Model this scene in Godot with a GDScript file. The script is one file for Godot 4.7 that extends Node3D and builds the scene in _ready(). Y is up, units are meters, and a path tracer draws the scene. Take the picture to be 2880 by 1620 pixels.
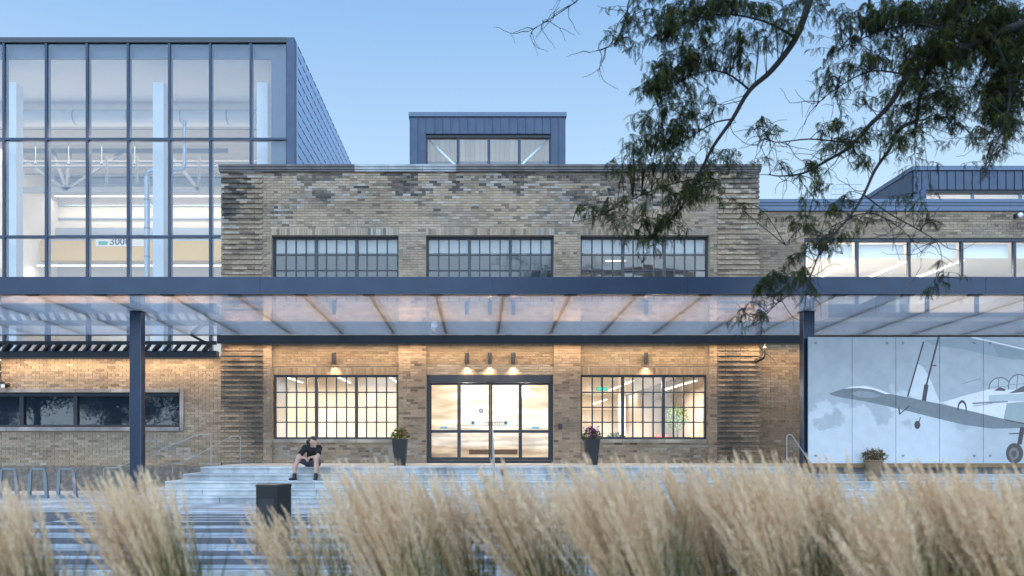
extends Node3D
# Brick factory block with glass canopy at dusk. Metres, y up; the brick face is z = 0, the plaza y = 0.
const FOC := 2300.0          # focal length in photograph pixels
const PX := 1345.0           # where the optical axis meets the photograph
const PY := 1250.0
const EYE_Y := 1.25
const EYE_Z := 22.115
const FLOOR := 0.74          # terrace level
const EDGE := 3.565          # front edge of the top step
const COURSE := 0.0687
var M := {}
var taken := {}
var rng := RandomNumberGenerator.new()
var patch := FastNoiseLite.new()
var streak := FastNoiseLite.new()

# ------------------------------------------------------------------ mesh builder
class MB:
	var v := PackedVector3Array()
	var n := PackedVector3Array()
	var c := PackedColorArray()
	var t := PackedVector2Array()
	var i := PackedInt32Array()
	var col := Color(1, 1, 1)
	func quad(a: Vector3, b: Vector3, d: Vector3, e: Vector3, nn := Vector3.ZERO) -> void:
		var k := v.size()
		var g := (b - a).cross(d - a)
		if g.length_squared() < 1e-16:
			g = (d - a).cross(e - a)
		if nn == Vector3.ZERO:
			nn = -g.normalized()
		v.append(a); v.append(b); v.append(d); v.append(e)
		for q in 4:
			n.append(nn); c.append(col)
		t.append(Vector2(0, 1)); t.append(Vector2(1, 1)); t.append(Vector2(1, 0)); t.append(Vector2(0, 0))
		if g.dot(nn) < 0:
			i.append_array([k, k + 1, k + 2, k, k + 2, k + 3])
		else:
			i.append_array([k, k + 2, k + 1, k, k + 3, k + 2])
	func tri(a: Vector3, b: Vector3, d: Vector3, nn := Vector3.ZERO) -> void:
		var k := v.size()
		var g := (b - a).cross(d - a)
		if nn == Vector3.ZERO:
			nn = -g.normalized()
		v.append(a); v.append(b); v.append(d)
		for q in 3:
			n.append(nn); c.append(col); t.append(Vector2(0, 0))
		if g.dot(nn) < 0:
			i.append_array([k, k + 1, k + 2])
		else:
			i.append_array([k, k + 2, k + 1])
	func obox(o: Vector3, x: Vector3, y: Vector3, z: Vector3, skip_back := false) -> void:
		# a box about o with half-axes x, y, z
		quad(o + z - x - y, o + z + x - y, o + z + x + y, o + z - x + y, z.normalized())
		if not skip_back:
			quad(o - z - x - y, o - z + x - y, o - z + x + y, o - z - x + y, -z.normalized())
		quad(o + x - y - z, o + x + y - z, o + x + y + z, o + x - y + z, x.normalized())
		quad(o - x - y - z, o - x + y - z, o - x + y + z, o - x - y + z, -x.normalized())
		quad(o + y - x - z, o + y + x - z, o + y + x + z, o + y - x + z, y.normalized())
		quad(o - y - x - z, o - y + x - z, o - y + x + z, o - y - x + z, -y.normalized())
	func box(a: Vector3, b: Vector3, skip_back := false) -> void:
		var h := (b - a) * 0.5
		obox(a + h, Vector3(absf(h.x), 0, 0), Vector3(0, absf(h.y), 0), Vector3(0, 0, absf(h.z)), skip_back)
	func bar(a: Vector3, b: Vector3, w: float, h: float, up := Vector3.UP) -> void:
		var d := (b - a)
		var z := d.normalized()
		if absf(z.dot(up)) > 0.98:
			up = Vector3.RIGHT
		var x := up.cross(z).normalized()
		var y := z.cross(x)
		obox((a + b) * 0.5, x * w * 0.5, y * h * 0.5, d * 0.5)
	func tube(p: Array, r: Array, sides := 6, cap := true) -> void:
		var m := p.size()
		var rings := []
		var up := Vector3(0.13, 0.97, 0.21).normalized()
		for q in m:
			var d: Vector3 = (p[mini(q + 1, m - 1)] - p[maxi(q - 1, 0)]).normalized()
			var x := up.cross(d)
			if x.length() < 0.05:
				x = Vector3.RIGHT.cross(d)
			x = x.normalized()
			var y := d.cross(x)
			var k := v.size()
			rings.append(k)
			for s in sides + 1:
				var a := TAU * s / sides
				var o := x * cos(a) + y * sin(a)
				v.append(p[q] + o * r[q]); n.append(o); c.append(col); t.append(Vector2(float(s) / sides, q))
		for q in m - 1:
			for s in sides:
				var a: int = rings[q] + s
				var b: int = rings[q + 1] + s
				i.append_array([a, b, a + 1, a + 1, b, b + 1])
		if cap:
			for e in [0, m - 1]:
				var d: Vector3 = (p[0] - p[1]).normalized() if e == 0 else (p[m - 1] - p[m - 2]).normalized()
				var k := v.size()
				v.append(p[e]); n.append(d); c.append(col); t.append(Vector2.ZERO)
				for s in sides:
					var o: Vector3 = v[rings[e] + s]
					v.append(o); n.append(d); c.append(col); t.append(Vector2.ZERO)
				for s in sides:
					var a := k + 1 + s
					var b := k + 1 + (s + 1) % sides
					if (v[a] - v[k]).cross(v[b] - v[k]).dot(d) < 0:
						i.append_array([k, a, b])
					else:
						i.append_array([k, b, a])
	func lathe(prof: Array, sides := 16, o := Vector3.ZERO) -> void:
		# prof: Vector2(radius, height) from the bottom up
		for q in prof.size() - 1:
			var a: Vector2 = prof[q]
			var b: Vector2 = prof[q + 1]
			var s2 := Vector2(b.y - a.y, a.x - b.x).normalized()
			for s in sides:
				var a0 := TAU * s / sides
				var a1 := TAU * (s + 1) / sides
				var p0 := o + Vector3(cos(a0) * a.x, a.y, sin(a0) * a.x)
				var p1 := o + Vector3(cos(a1) * a.x, a.y, sin(a1) * a.x)
				var p2 := o + Vector3(cos(a1) * b.x, b.y, sin(a1) * b.x)
				var p3 := o + Vector3(cos(a0) * b.x, b.y, sin(a0) * b.x)
				var k := v.size()
				v.append(p0); v.append(p1); v.append(p2); v.append(p3)
				for w in [a0, a1, a1, a0]:
					n.append(Vector3(cos(w) * s2.x, s2.y, sin(w) * s2.x)); c.append(col); t.append(Vector2(w, 0))
				var nn := Vector3(cos(a0) * s2.x, s2.y, sin(a0) * s2.x)
				var g := (p1 - p0).cross(p2 - p0)
				if g.length_squared() < 1e-14:
					g = (p2 - p0).cross(p3 - p0)
				if g.dot(nn) < 0:
					i.append_array([k, k + 1, k + 2, k, k + 2, k + 3])
				else:
					i.append_array([k, k + 2, k + 1, k, k + 3, k + 2])
	func mesh() -> ArrayMesh:
		var m := ArrayMesh.new()
		if v.is_empty():
			return m
		var a := []
		a.resize(Mesh.ARRAY_MAX)
		a[Mesh.ARRAY_VERTEX] = v
		a[Mesh.ARRAY_NORMAL] = n
		a[Mesh.ARRAY_COLOR] = c
		a[Mesh.ARRAY_TEX_UV] = t
		a[Mesh.ARRAY_INDEX] = i
		m.add_surface_from_arrays(Mesh.PRIMITIVE_TRIANGLES, a)
		return m

func at(px: float, py: float, z: float) -> Vector3:
	var d := (EYE_Z - z) / FOC
	return Vector3((px - PX) * d, EYE_Y + (PY - py) * d, z)

# ------------------------------------------------------------------ nodes
func numbered(called: String) -> String:
	var k: int = taken.get(called, 0)
	taken[called] = k + 1
	return called if k == 0 else "%s_%03d" % [called, k]

func tag(o: Node, label: String, category: String, group := "", kind := "") -> void:
	o.set_meta("label", label)
	if category:
		o.set_meta("category", category)
	if group:
		o.set_meta("group", group)
	if kind:
		o.set_meta("kind", kind)

func thing(called: String, label: String, category: String, where := Vector3.ZERO, group := "") -> Node3D:
	var o := Node3D.new()
	o.name = numbered(called)
	add_child(o)
	o.position = where
	tag(o, label, category, group)
	return o

func setting(called: String, label: String) -> Node3D:
	var o := Node3D.new()
	o.name = numbered(called)
	add_child(o)
	o.set_meta("kind", "structure")
	o.set_meta("label", label)
	o.set_meta("category", called.replace("_", " "))
	return o

func part(called: String, mesh: Mesh, m: Material, parent: Node3D, where := Vector3.ZERO) -> MeshInstance3D:
	var o := MeshInstance3D.new()
	o.name = called if parent != self else numbered(called)
	o.mesh = mesh
	o.material_override = m
	parent.add_child(o, true)
	o.position = where
	return o

func sub(called: String, parent: Node3D, where := Vector3.ZERO) -> Node3D:
	var o := Node3D.new()
	o.name = called
	parent.add_child(o, true)
	o.position = where
	return o

func bx(called: String, a: Vector3, b: Vector3, m: Material, parent: Node3D) -> MeshInstance3D:
	var b2 := MB.new()
	b2.box(a, b)
	return part(called, b2.mesh(), m, parent)

func area_light(parent: Node3D, where: Vector3, size: Vector2, energy: float, col: Color, facing := Vector3.DOWN) -> void:
	var l := AreaLight3D.new()
	l.name = "lamp_light"
	l.area_size = size
	l.light_energy = energy
	l.light_color = col
	l.shadow_enabled = true
	l.area_range = 30.0
	parent.add_child(l, true)
	var up := Vector3.FORWARD if absf(facing.y) > 0.9 else Vector3.UP
	l.transform = Transform3D(Basis.looking_at(facing, up), where)

# ------------------------------------------------------------------ materials
func lin(r: float, g: float, b: float, a := 1.0) -> Color:
	var k := Color(r, g, b).linear_to_srgb()
	k.a = a
	return k

func noise_tex(freq: float, lo: float, hi: float, sd: int, size := 256, octaves := 4, kind := FastNoiseLite.TYPE_SIMPLEX_SMOOTH) -> NoiseTexture2D:
	var f := FastNoiseLite.new()
	f.noise_type = kind
	f.frequency = freq
	f.seed = sd
	f.fractal_octaves = octaves
	var t := NoiseTexture2D.new()
	t.width = size
	t.height = size
	t.seamless = true
	t.noise = f
	var g := Gradient.new()
	g.set_color(0, Color(lo, lo, lo))
	g.set_color(1, Color(hi, hi, hi))
	t.color_ramp = g
	return t

func mat(called: String, c: Color, rough: float, metal := 0.0, tex: Texture2D = null, scale := 1.0, bump: Texture2D = null, depth := 0.0, vertex := false) -> StandardMaterial3D:
	var m := StandardMaterial3D.new()
	m.resource_name = called
	m.albedo_color = c
	m.roughness = rough
	m.metallic = metal
	m.vertex_color_use_as_albedo = vertex
	if tex:
		m.albedo_texture = tex
	if bump:
		m.heightmap_enabled = true
		m.heightmap_texture = bump
		m.heightmap_scale = depth
	if tex or bump:
		m.uv1_triplanar = true
		m.uv1_world_triplanar = true
		m.uv1_scale = Vector3.ONE * scale
	M[called] = m
	return m

func glow(called: String, c: Color, energy: float) -> StandardMaterial3D:
	var m := mat(called, c, 0.6)
	m.emission_enabled = true
	m.emission = c
	m.emission_energy_multiplier = energy
	return m

func pane_mat(called: String, c: Color, alpha: float, metal: float, rough := 0.02) -> StandardMaterial3D:
	var m := mat(called, c, rough, metal)
	m.transparency = BaseMaterial3D.TRANSPARENCY_ALPHA
	m.albedo_color.a = alpha
	return m

func make_materials() -> void:
	var fine := noise_tex(0.09, 0.74, 1.0, 3)
	var coarse := noise_tex(0.02, 0.70, 1.0, 5, 512, 5)
	var grit := noise_tex(0.2, 0.0, 1.0, 8)
	mat("brick", Color.WHITE, 0.92, 0.0, fine, 3.0, grit, 0.25, true)
	mat("mortar", lin(0.40, 0.33, 0.26), 0.95, 0.0, fine, 2.0)
	var weathered := noise_tex(0.007, 0.66, 1.0, 15, 512, 6)
	mat("stone", Color.WHITE, 0.85, 0.0, weathered, 0.36, grit, 0.2, true)
	mat("concrete", lin(0.50, 0.50, 0.49), 0.85, 0.0, coarse, 0.5, grit, 0.2)
	mat("plaza", Color.WHITE, 0.8, 0.0, weathered, 0.22, grit, 0.15, true)
	mat("soil", lin(0.06, 0.045, 0.03), 0.95, 0.0, coarse, 2.0)
	mat("earth", lin(0.10, 0.10, 0.09), 0.95, 0.0, coarse, 0.2)
	mat("frame", lin(0.035, 0.040, 0.052), 0.42, 0.35)
	mat("beam", lin(0.017, 0.032, 0.066), 0.32, 0.35, noise_tex(0.01, 0.88, 1.0, 21), 0.4)
	mat("dark_beam", lin(0.022, 0.026, 0.036), 0.5, 0.3)
	mat("cladding", lin(0.040, 0.062, 0.112), 0.40, 0.35, noise_tex(0.015, 0.88, 1.0, 22), 0.5, null, 0.0, true)
	mat("coping_metal", lin(0.075, 0.105, 0.165), 0.4, 0.3)
	mat("plinth", lin(0.22, 0.19, 0.165), 0.9, 0.0, coarse, 0.6, grit, 0.2)
	mat("rib", lin(0.13, 0.09, 0.05), 0.55, 0.1)
	mat("spandrel", lin(0.012, 0.028, 0.065), 0.35)
	mat("truss", lin(0.24, 0.24, 0.24), 0.8)
	mat("flank", lin(0.33, 0.46, 0.70), 0.38, 0.3, null, 1.0, null, 0.0, true)
	mat("rack", lin(0.17, 0.19, 0.22), 0.4, 0.3)
	mat("teeth", lin(0.10, 0.095, 0.09), 0.7)
	mat("steel", lin(0.30, 0.29, 0.28), 0.42, 0.4)
	mat("galvanised", lin(0.40, 0.46, 0.52), 0.4, 0.6)
	mat("white_paint", lin(0.74, 0.75, 0.76), 0.6)
	mat("cream", lin(0.76, 0.70, 0.61), 0.85)
	mat("ceiling", lin(0.74, 0.70, 0.62), 0.9)
	mat("pale_board", Color.WHITE, 0.75, 0.0, fine, 2.0, null, 0.0, true)
	mat("floor", lin(0.34, 0.29, 0.23), 0.4)
	mat("dim_wall", lin(0.30, 0.25, 0.18), 0.9)
	mat("black", lin(0.012, 0.012, 0.014), 0.45)
	mat("bollard", lin(0.014, 0.014, 0.016), 0.4, 0.2, fine, 3.0)
	mat("bronze", lin(0.30, 0.22, 0.14), 0.5, 0.2, fine, 4.0)
	mat("planter", lin(0.022, 0.022, 0.025), 0.5, 0.0, fine, 4.0)
	mat("terracotta", lin(0.30, 0.19, 0.11), 0.85, 0.0, fine, 4.0)
	mat("plank", lin(0.36, 0.21, 0.10), 0.75, 0.0, noise_tex(0.05, 0.6, 1.0, 31), 2.0)
	mat("yellow", lin(0.66, 0.45, 0.13), 0.55)
	mat("green_sign", lin(0.02, 0.35, 0.25), 0.5)
	mat("red", lin(0.50, 0.06, 0.05), 0.6)
	mat("tint", Color.WHITE, 0.8, 0.0, null, 1.0, null, 0.0, true)
	mat("bark", lin(0.028, 0.024, 0.024), 0.95, 0.0, noise_tex(0.1, 0.5, 1.0, 41), 6.0)
	var leaf := mat("leaf", Color.WHITE, 0.85, 0.0, null, 1.0, null, 0.0, true)
	leaf.metallic_specular = 0.25
	leaf.backlight_enabled = true
	leaf.backlight = Color(0.42, 0.50, 0.18)
	var straw := mat("straw", Color.WHITE, 0.85, 0.0, null, 1.0, null, 0.0, true)
	straw.backlight_enabled = true
	straw.backlight = Color(0.5, 0.45, 0.36)
	mat("skin", lin(0.42, 0.24, 0.18), 0.6)
	mat("shirt", lin(0.010, 0.010, 0.012), 0.95)
	mat("shorts", lin(0.085, 0.085, 0.105), 0.9)
	mat("hair", lin(0.030, 0.020, 0.016), 0.7)
	mat("shoe", lin(0.010, 0.010, 0.011), 0.6)
	mat("sole", lin(0.70, 0.68, 0.64), 0.7)
	pane_mat("glass", lin(0.2, 0.24, 0.28), 0.03, 0.0)
	pane_mat("tower_glass", lin(0.02, 0.14, 0.30), 0.11, 0.0).metallic_specular = 0.48
	pane_mat("coated_glass", lin(0.04, 0.07, 0.12), 0.08, 0.0)
	pane_mat("dark_glass", lin(0.02, 0.035, 0.055), 0.5, 0.0)
	var cg := pane_mat("canopy_glass", lin(0.74, 0.77, 0.82), 0.20, 0.06, 0.03)
	cg.backlight_enabled = true
	cg.backlight = Color(0.47, 0.485, 0.51)
	glow("lamp_warm", lin(1.0, 0.82, 0.58), 1.6)
	glow("lamp_white", lin(1.0, 0.92, 0.80), 1.0)
	glow("exit_sign_glow", lin(0.02, 0.42, 0.30), 0.4)

const WARM := Color(1.0, 0.88, 0.72)
const SOFT := Color(1.0, 0.955, 0.885)

# ------------------------------------------------------------------ brickwork
func brick_col(x: float, y: float, zone: String) -> Color:
	var a := patch.get_noise_2d(x * 14.0, y * 26.0)
	var b := streak.get_noise_2d(x * 10.0, y * 10.0)
	var r := rng.randf()
	var c := Color(0.470, 0.340, 0.235).lerp(Color(0.265, 0.193, 0.145), clampf(0.45 + a * 1.1, 0, 1))
	c = c.lerp(Color(0.50, 0.395, 0.275), clampf((r - 0.72) * 1.6, 0, 0.45))
	if r < 0.13:
		c = c.lerp(Color(0.130, 0.098, 0.078), rng.randf_range(0.35, 0.8))
	if zone == "annex":
		c = c.lerp(Color(0.45, 0.355, 0.25), 0.3)
	if zone == "tan":
		c = c.lerp(Color(0.37, 0.275, 0.17), 0.45)
	if zone == "pale":
		c = Color(0.50, 0.42, 0.33).lerp(Color(0.34, 0.26, 0.19), rng.randf() * 0.7)
	if zone == "sooty":
		c = c.lerp(Color(0.115, 0.098, 0.085), clampf(0.38 + b * 1.4, 0.05, 0.85))
	# soot and lime on the top courses, in patches as under the coping of the photograph
	if y > 6.9 and zone != "wing":
		var t := clampf((y - 7.15) / 1.3, 0.0, 1.0)
		var s := b * 1.5 + a * 0.9 + rng.randf_range(-0.35, 0.35)
		if s > 0.80 - t * 0.80:
			c = Color(0.060, 0.057, 0.058).lerp(c, rng.randf() * 0.6)
		elif s > 0.30 - t * 0.75 and rng.randf() < 0.6:
			c = c.lerp(Color(0.50, 0.475, 0.45), rng.randf_range(0.15, 0.6))
	elif y < 1.35 and a + rng.randf_range(-0.3, 0.3) > 0.22:
		c = c.lerp(Color(0.54, 0.50, 0.44), 0.45)
	if rng.randf() < 0.008:
		c = c.lerp(Color(0.25, 0.15, 0.11), 0.7)
	c = c.lerp(Color(0.52, 0.435, 0.335), clampf((streak.get_noise_2d(x * 5.0 + 70.0, y * 9.0) - 0.12) * 1.2, 0, 0.32))
	var g := rng.randf_range(0.81, 1.18)
	return Color(c.r * g, c.g * g, c.b * g)

func spans(x0: float, x1: float, y: float, holes: Array) -> Array:
	var out := [[x0, x1]]
	for h: Rect2 in holes:
		if y > h.position.y and y < h.end.y:
			var next := []
			for s in out:
				if h.end.x <= s[0] or h.position.x >= s[1]:
					next.append(s)
				else:
					if h.position.x > s[0]:
						next.append([s[0], h.position.x])
					if h.end.x < s[1]:
						next.append([h.end.x, s[1]])
			out = next
	return out

func lay(out: Array, x0: float, x1: float, y0: float, y1: float, z: float, holes: Array, zone: String, ribbed := false) -> void:
	# running bond on a grid shared by the whole facade, a header course every sixth
	var k0 := int(floor(y0 / COURSE))
	var k1 := int(ceil(y1 / COURSE))
	for k in range(k0, k1):
		var yb := maxf(k * COURSE + 0.0045, y0)
		var yt := minf((k + 1) * COURSE - 0.0045, y1)
		if yt - yb < 0.015:
			continue
		var zz := z
		if ribbed and k % 2 == 0:
			zz = z - 0.036
		var head := k % 6 == 3 and not ribbed
		var mod := 0.1025 if head else 0.205
		for s in spans(x0, x1, (yb + yt) * 0.5, holes):
			var x: float = floor((s[0] - 20.0) / mod) * mod + 20.0 + (0.5 if k % 2 == 0 else 0.0) * mod
			while x > s[0]:
				x -= mod
			while x < s[1]:
				var a := maxf(x + 0.0045, s[0])
				var b := minf(x + mod - 0.0045, s[1])
				if b - a > 0.018:
					var e := 0.004 * rng.randf()
					out.append([a, b, yb + e * 0.3, yt - e * 0.5, zz + rng.randf_range(-0.003, 0.003), brick_col((a + b) * 0.5, yb, zone)])
				x += mod

func soldiers(out: Array, x0: float, x1: float, y0: float, y1: float, z: float, zone: String) -> void:
	var count := int(round((x1 - x0) / COURSE))
	for q in count:
		var a := x0 + (x1 - x0) * q / count
		var b := x0 + (x1 - x0) * (q + 1) / count
		out.append([a + 0.004, b - 0.004, y0 + 0.004, y1 - 0.004, z + rng.randf_range(-0.003, 0.003), brick_col(a, y0, zone)])

func brick_mesh(mb: MB, r: Array) -> void:
	mb.col = r[5]
	mb.box(Vector3(r[0], r[2], r[4] - 0.036), Vector3(r[1], r[3], r[4]), true)

func lay_down(bricks: Array, parent: Node3D) -> void:
	# the 300 bricks nearest to the viewer are parts of their own, the rest one mass
	var eye := Vector3(0, EYE_Y, EYE_Z)
	var far := func(r) -> float: return Vector3((r[0] + r[1]) * 0.5, (r[2] + r[3]) * 0.5, r[4]).distance_squared_to(eye) - (r[1] - r[0]) * 60.0
	var keyed := []
	for q in bricks.size():
		keyed.append([far.call(bricks[q]), q])
	keyed.sort_custom(func(a, b): return a[0] < b[0])
	var rest := MB.new()
	for q in keyed.size():
		var r: Array = bricks[keyed[q][1]]
		if q < 300:
			var one := MB.new()
			brick_mesh(one, r)
			part("brick", one.mesh(), M.brick, parent)
		else:
			brick_mesh(rest, r)
	if rest.v.size():
		part("brickwork", rest.mesh(), M.brick, parent).set_meta("kind", "stuff")

func holed(mb: MB, x0: float, x1: float, y0: float, y1: float, z0: float, z1: float, holes: Array) -> void:
	# a wall from z0 (back) to z1 (front) with openings that have reveals
	var xs := [x0, x1]
	var ys := [y0, y1]
	for h: Rect2 in holes:
		for q in [h.position.x, h.end.x]:
			if q > x0 and q < x1: xs.append(q)
		for q in [h.position.y, h.end.y]:
			if q > y0 and q < y1: ys.append(q)
	xs.sort(); ys.sort()
	var solid := func(a: int, b: int) -> bool:
		if a < 0 or b < 0 or a >= xs.size() - 1 or b >= ys.size() - 1:
			return false
		if xs[a + 1] - xs[a] < 1e-5 or ys[b + 1] - ys[b] < 1e-5:
			return false
		var p := Vector2((xs[a] + xs[a + 1]) * 0.5, (ys[b] + ys[b + 1]) * 0.5)
		for h: Rect2 in holes:
			if h.has_point(p):
				return false
		return true
	for a in xs.size() - 1:
		for b in ys.size() - 1:
			if not solid.call(a, b):
				continue
			var l: float = xs[a]
			var r: float = xs[a + 1]
			var d: float = ys[b]
			var u: float = ys[b + 1]
			mb.quad(Vector3(l, d, z1), Vector3(r, d, z1), Vector3(r, u, z1), Vector3(l, u, z1), Vector3.BACK)
			mb.quad(Vector3(l, d, z0), Vector3(r, d, z0), Vector3(r, u, z0), Vector3(l, u, z0), Vector3.FORWARD)
			if not solid.call(a - 1, b):
				mb.quad(Vector3(l, d, z0), Vector3(l, d, z1), Vector3(l, u, z1), Vector3(l, u, z0), Vector3.LEFT)
			if not solid.call(a + 1, b):
				mb.quad(Vector3(r, d, z0), Vector3(r, d, z1), Vector3(r, u, z1), Vector3(r, u, z0), Vector3.RIGHT)
			if not solid.call(a, b - 1):
				mb.quad(Vector3(l, d, z0), Vector3(r, d, z0), Vector3(r, d, z1), Vector3(l, d, z1), Vector3.DOWN)
			if not solid.call(a, b + 1):
				mb.quad(Vector3(l, u, z0), Vector3(r, u, z0), Vector3(r, u, z1), Vector3(l, u, z1), Vector3.UP)

# ------------------------------------------------------------------ windows
func glass_sheet(parent: Node3D, x0: float, x1: float, y0: float, y1: float, z: float, m: Material, wobble := 0.0) -> void:
	var b := MB.new()
	var w := Vector2(rng.randf_range(-1, 1), rng.randf_range(-1, 1)) * wobble
	var h := Vector3((x1 - x0) * 0.5, (y1 - y0) * 0.5, 0.004)
	var bs := Basis.from_euler(Vector3(w.x, w.y, 0))
	b.obox(Vector3.ZERO, bs.x * h.x, bs.y * h.y, bs.z * h.z)
	part("pane", b.mesh(), m, parent, Vector3((x0 + x1) * 0.5, (y0 + y1) * 0.5, z))

func steel_window(parent: Node3D, x0: float, x1: float, y0: float, y1: float, z: float, rows: int, glass: Material, label: String) -> void:
	# three lights of four columns; heavy mullions between the lights
	var w := sub("window", parent)
	w.set_meta("label", label)
	var f := 0.055
	var fr := MB.new()
	fr.box(Vector3(x0, y0, z - 0.04), Vector3(x0 + f, y1, z + 0.05))
	fr.box(Vector3(x1 - f, y0, z - 0.04), Vector3(x1, y1, z + 0.05))
	fr.box(Vector3(x0 + f, y1 - f, z - 0.04), Vector3(x1 - f, y1, z + 0.05))
	fr.box(Vector3(x0 + f, y0, z - 0.04), Vector3(x1 - f, y0 + f, z + 0.05))
	part("frame", fr.mesh(), M.frame, w)
	var span := (x1 - x0 - 2 * f)
	var cols := [x0 + f]
	for q in 12:
		cols.append(x0 + f + span * (q + 1) / 12.0)
	for q in range(1, 12):
		var half := 0.042 if q % 4 == 0 else 0.017
		var deep := 0.045 if q % 4 == 0 else 0.03
		bx("mullion" if q % 4 == 0 else "glazing_bar", Vector3(cols[q] - half, y0 + f, z - deep), Vector3(cols[q] + half, y1 - f, z + deep), M.frame, w)
	for q in range(1, rows):
		var y := y0 + f + (y1 - y0 - 2 * f) * q / rows
		bx("transom", Vector3(x0 + f, y - 0.016, z - 0.026), Vector3(x1 - f, y + 0.016, z + 0.026), M.frame, w)
	for q in 12:
		for r in rows:
			var ya := y0 + f + (y1 - y0 - 2 * f) * r / rows
			var yb := y0 + f + (y1 - y0 - 2 * f) * (r + 1) / rows
			glass_sheet(w, cols[q] + 0.012, cols[q + 1] - 0.012, ya + 0.012, yb - 0.012, z, glass, 0.004)

func room(parent: Node3D, x0: float, x1: float, y0: float, y1: float, z0: float, z1: float, wall: Material, ceil_m: Material, floor_m: Material) -> void:
	# walls, floor and ceiling with thickness round an inside space
	var t := 0.08
	bx("back_wall", Vector3(x0 - t, y0 - t, z0 - t), Vector3(x1 + t, y1 + t, z0), wall, parent)
	bx("side_wall", Vector3(x0 - t, y0 - t, z0), Vector3(x0, y1 + t, z1), wall, parent)
	bx("side_wall", Vector3(x1, y0 - t, z0), Vector3(x1 + t, y1 + t, z1), wall, parent)
	bx("floor", Vector3(x0, y0 - t, z0), Vector3(x1, y0, z1), floor_m, parent)
	bx("ceiling", Vector3(x0, y1, z0), Vector3(x1, y1 + t, z1), ceil_m, parent)

func linear_lamp(a: Vector3, b: Vector3, energy: float, label: String, group := "linear lamps inside the rooms", ceiling_y := 0.0) -> void:
	var t := thing("linear_lamp", label, "lamp", (a + b) * 0.5, group)
	var h := (b - a) * 0.5
	var m := MB.new()
	m.bar(-h + Vector3(0, 0.03, 0), h + Vector3(0, 0.03, 0), 0.09, 0.05)
	part("housing", m.mesh(), M.white_paint, t)
	var g := MB.new()
	g.bar(-h, h, 0.075, 0.012)
	part("lamp_tube", g.mesh(), M.lamp_white, t)
	if ceiling_y > 0:
		for s in [-0.8, 0.8]:
			var w := MB.new()
			w.tube([h * s + Vector3(0, 0.05, 0), h * s + Vector3(0, ceiling_y - a.y, 0)], [0.006, 0.006], 4)
			part("hanger", w.mesh(), M.white_paint, t)
	var l := AreaLight3D.new()
	l.name = "lamp_light"
	l.area_size = Vector2(0.08, h.length() * 2)
	if absf(h.x) > absf(h.z):
		l.area_size = Vector2(h.length() * 2, 0.08)
	l.light_energy = energy * 0.36
	l.light_color = SOFT
	l.shadow_enabled = true
	l.area_range = 20.0
	t.add_child(l, true)
	l.transform = Transform3D(Basis.looking_at(Vector3.DOWN, Vector3.FORWARD), Vector3(0, -0.02, 0))

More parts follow.
